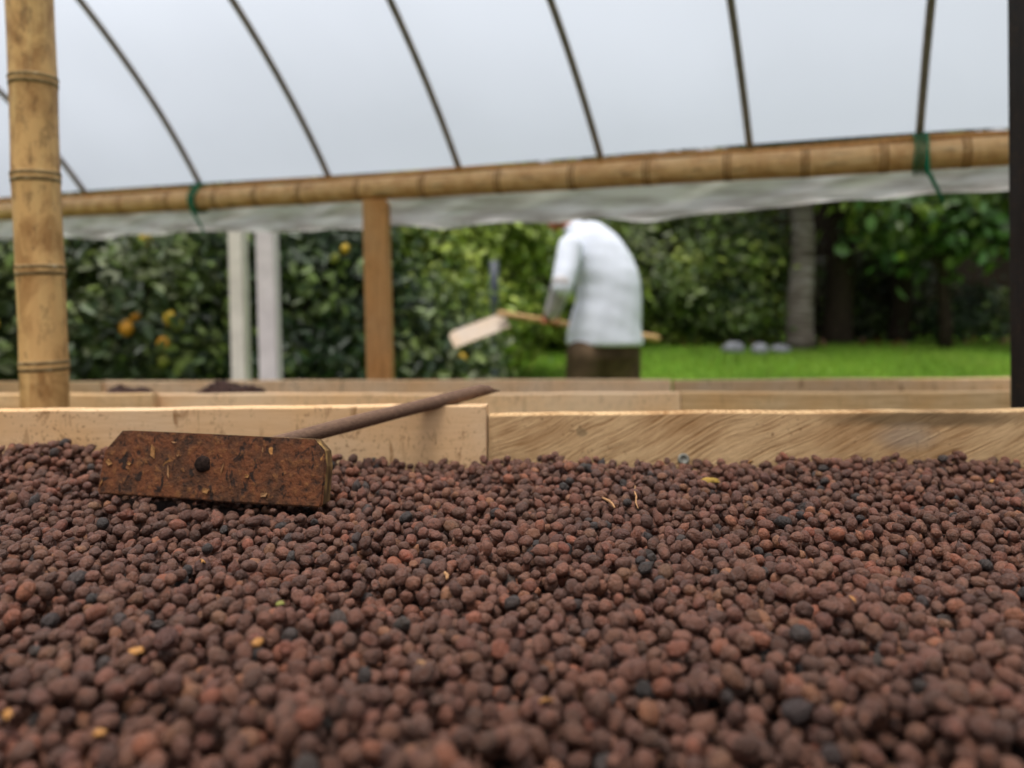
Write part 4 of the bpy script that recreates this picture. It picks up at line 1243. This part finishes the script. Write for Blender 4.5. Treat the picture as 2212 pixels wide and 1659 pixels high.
def hand(bm, wrist, grip, axis, fore):
    """palm closed on a stick: four fingers curl round the axis, thumb from the side of the palm"""
    axis = axis.normalized(); fore = fore.normalized()
    out_ = (fore - axis * fore.dot(axis)).normalized(); side = axis.cross(out_)
    palm = grip - out_ * 0.034
    capsule(bm, wrist, palm - out_ * 0.015, 0.026, 0.028, (1, 1))
    for k in range(4):
        o_ = axis * (0.033 - 0.021 * k)
        capsule(bm, palm - out_ * 0.03 + o_ * 0.8, palm + o_ + side * 0.016, 0.013, 0.011)
        f = [palm + o_ + side * 0.018, grip + o_ + side * 0.026 - out_ * 0.004, grip + o_ + out_ * 0.024 + side * 0.012, grip + o_ + out_ * 0.022 - side * 0.014, grip + o_ - side * 0.024 + out_ * 0.002]
        ln = [1.0, 1.05, 1.0, 0.85][k]
        for q in range(4):
            capsule(bm, f[q], f[q + 1] if q < 3 else f[3].lerp(f[4], ln), 0.0095 - 0.0006 * q, 0.009 - 0.0006 * q, seg=8)
    t = [palm - out_ * 0.025 + axis * 0.02, palm + axis * 0.048 - side * 0.012, grip + axis * 0.052 - side * 0.022 + out_ * 0.004, grip + axis * 0.05 - side * 0.02 + out_ * 0.024]
    for q in range(3): capsule(bm, t[q], t[q + 1], 0.0125 - 0.0015 * q, 0.011 - 0.0015 * q, seg=8)

bm = bmesh.new()
fd = (head - neck).normalized()
ellip(bm, head, 0.076, 0.092, 0.108)
capsule(bm, neck - fd * 0.06, head - Vector((0, 0, 0.04)), 0.062, 0.056)
chin = head + Vector((-0.045, 0.025, -0.085)); ellip(bm, chin, 0.042, 0.048, 0.038)
fdir = Vector((-0.8, 0.45, -0.35)).normalized()
ellip(bm, head + fdir * 0.098 + Vector((0, 0, -0.018)), 0.014, 0.014, 0.024)                       # nose
ellip(bm, head + fdir * 0.084 + Vector((0, 0, 0.018)), 0.03, 0.034, 0.014)                         # brow
ellip(bm, head + fdir * 0.088 + Vector((0, 0, -0.058)), 0.018, 0.022, 0.009)                       # mouth
sd = fdir.cross(Vector((0, 0, 1))).normalized()
for e in (-1, 1): ellip(bm, head + sd * (0.082 * e) - Vector((0, 0, 0.01)), 0.016, 0.022, 0.032)     # ears
loft(bm, [(A(1302, 780, 4.76), 0.12, 0.09), (A(1300, 740, 4.75), 0.17, 0.11), (A(1314, 660, 4.76), 0.12, 0.09), (A(1306, 580, 4.78), 0.12, 0.09), (A(1284, 520, 4.81), 0.10, 0.08), (A(1268, 500, 4.82), 0.06, 0.06)])
for s_, e_, w_ in ((sL, eL, wL), (sR, eR, wR)):
    capsule(bm, s_, e_, 0.05, 0.042); capsule(bm, e_, w_, 0.042, 0.028)
hand(bm, wL, hL, rk_b - rk_a, hL - eL)
def on_line(p):
    d_ = (rk_b - rk_a).normalized(); return rk_a + d_ * (p - rk_a).dot(d_)
hand(bm, wR, on_line(hR), rk_b - rk_a, hR - eR)
for h_, k_, an in ((hipL, kneeL, ankL), (hipR, kneeR, ankR)):
    capsule(bm, h_, k_, 0.085, 0.058); capsule(bm, k_, an, 0.055, 0.038)
    capsule(bm, an - Vector((0, 0, 0.05)), an + Vector((-0.11, 0.09, -0.055)), 0.036, 0.032)
remeshed('body', bm, 0.006, M['skin'], person, 2)

bm = bmesh.new()
ringpx = [(747, 1228, 1387, 4.745, 0.158), (740, 1222, 1389, 4.745, 0.166), (715, 1224, 1387, 4.75, 0.166), (690, 1232, 1386, 4.755, 0.165), (650, 1244, 1386, 4.765, 0.165), (615, 1244, 1385, 4.775, 0.165), (585, 1234, 1379, 4.785, 0.163),
          (555, 1220, 1367, 4.80, 0.16), (530, 1218, 1350, 4.815, 0.153), (510, 1222, 1332, 4.83, 0.14), (494, 1232, 1314, 4.84, 0.115), (484, 1250, 1302, 4.85, 0.085), (479, 1264, 1292, 4.85, 0.05)]
rings = []
for py_, xl_, xr_, d_, ry_ in ringpx:
    p, q = A(xl_, py_, d_), A(xr_, py_, d_)
    rings.append(((p + q) / 2, (q - p).length / 2, ry_))
loft(bm, rings, 28)
cL = eL.lerp(hL, 0.80)
capsule(bm, sL, eL, 0.078, 0.064)
capsule(bm, sR, eR, 0.062, 0.056); capsule(bm, eR, eR.lerp(hR, 0.8), 0.060, 0.046)
capsule(bm, A(1250, 505, 4.82), A(1236, 490, 4.86), 0.070, 0.062)                                   # collar
remeshed('shirt', bm, 0.010, M['shirt'], person, 3, 0.0075, label='loose white long sleeved shirt')

bm = bmesh.new()
capsule(bm, eL + Vector((0, 0, 0.02)), cL, 0.062, 0.046)
remeshed('forearm_sleeve', bm, 0.009, M['sleeve'], person, 2, 0.005, label='shirt sleeve over the forearm with shade painted in as grey')
bm = bmesh.new()
loft(bm, [(A(1302, 822, 4.78), 0.17, 0.09), (A(1302, 770, 4.76), 0.222, 0.155), (A(1302, 735, 4.75), 0.215, 0.15), (A(1302, 715, 4.75), 0.19, 0.135)])
for h_, k_, an, sx_ in ((hipL, kneeL, ankL, -1), (hipR, kneeR, ankR, 1)):
    capsule(bm, h_ + Vector((0.0, 0, 0)), k_, 0.112, 0.088); capsule(bm, k_, an + Vector((0, 0, 0.08)), 0.085, 0.08)
remeshed('trousers', bm, 0.011, M['trousers'], person, 3, 0.004)
for an in (ankL, ankR):
    bm = bmesh.new()
    capsule(bm, an + Vector((0, 0, 0.16)), an - Vector((0, 0, 0.03)), 0.062, 0.055)
    capsule(bm, an - Vector((0, 0, 0.042)), an + Vector((-0.13, 0.10, -0.05)), 0.047, 0.040)
    for v_ in bm.verts: v_.co.z = max(v_.co.z, gman + 0.002)
    remeshed('boot', bm, 0.008, M['boots'], person, 2)
bm = bmesh.new()
ellip(bm, head + Vector((0.022, -0.012, 0.022)), 0.078, 0.093, 0.100)
ellip(bm, head + Vector((0.04, -0.03, -0.02)), 0.055, 0.07, 0.07)
remeshed('hair', bm, 0.008, M['hair'], person, 2, 0.002)

# rake in the worker's hands
rake2 = thing('wooden_rake', 'long handled rake with pale blade held by the bending person', 'rake', rk_a)
hd = (rk_b - rk_a)
tube_obj('handle', [rk_a + hd * t for t in (-0.02, 0.2, 0.4, 0.6, 0.8, 0.97, 1.0)], [0.019, 0.018, 0.018, 0.019, 0.022, 0.026, 0.016], M['handle'], rake2, 12)
k0, k1 = A(975, 735, 4.44), A(1094, 690, 4.56)
bd_ = (k1 - k0).normalized(); bu = (A(988, 700, 4.50) - A(975, 735, 4.44)).normalized(); bu = (bu - bd_ * bu.dot(bd_)).normalized(); bn = bd_.cross(bu); bn = bn if bn.y > 0 else -bn
BLn, BH = (k1 - k0).length, 0.105
cB = (k0 + k1) / 2
bm = bmesh.new()
o2 = [(-BLn / 2, -BH / 2), (BLn / 2, -BH / 2), (BLn / 2, BH * 0.3), (BLn / 2 - 0.03, BH / 2), (-BLn / 2 + 0.03, BH / 2), (-BLn / 2, BH * 0.3)]
f0 = [bm.verts.new(cB + bd_ * a_ + bu * b_) for a_, b_ in o2]; f1 = [bm.verts.new(cB + bd_ * a_ + bu * b_ + bn * 0.022) for a_, b_ in o2]
bm.faces.new(f0); bm.faces.new(f1[::-1])
for k in range(6): bm.faces.new((f0[k], f1[k], f1[(k + 1) % 6], f0[(k + 1) % 6]))
bmesh.ops.recalc_face_normals(bm, faces=bm.faces)
me = bpy.data.meshes.new('blade'); bm.to_mesh(me); bm.free()
obj('blade', me, M['pale_blade'], rake2)
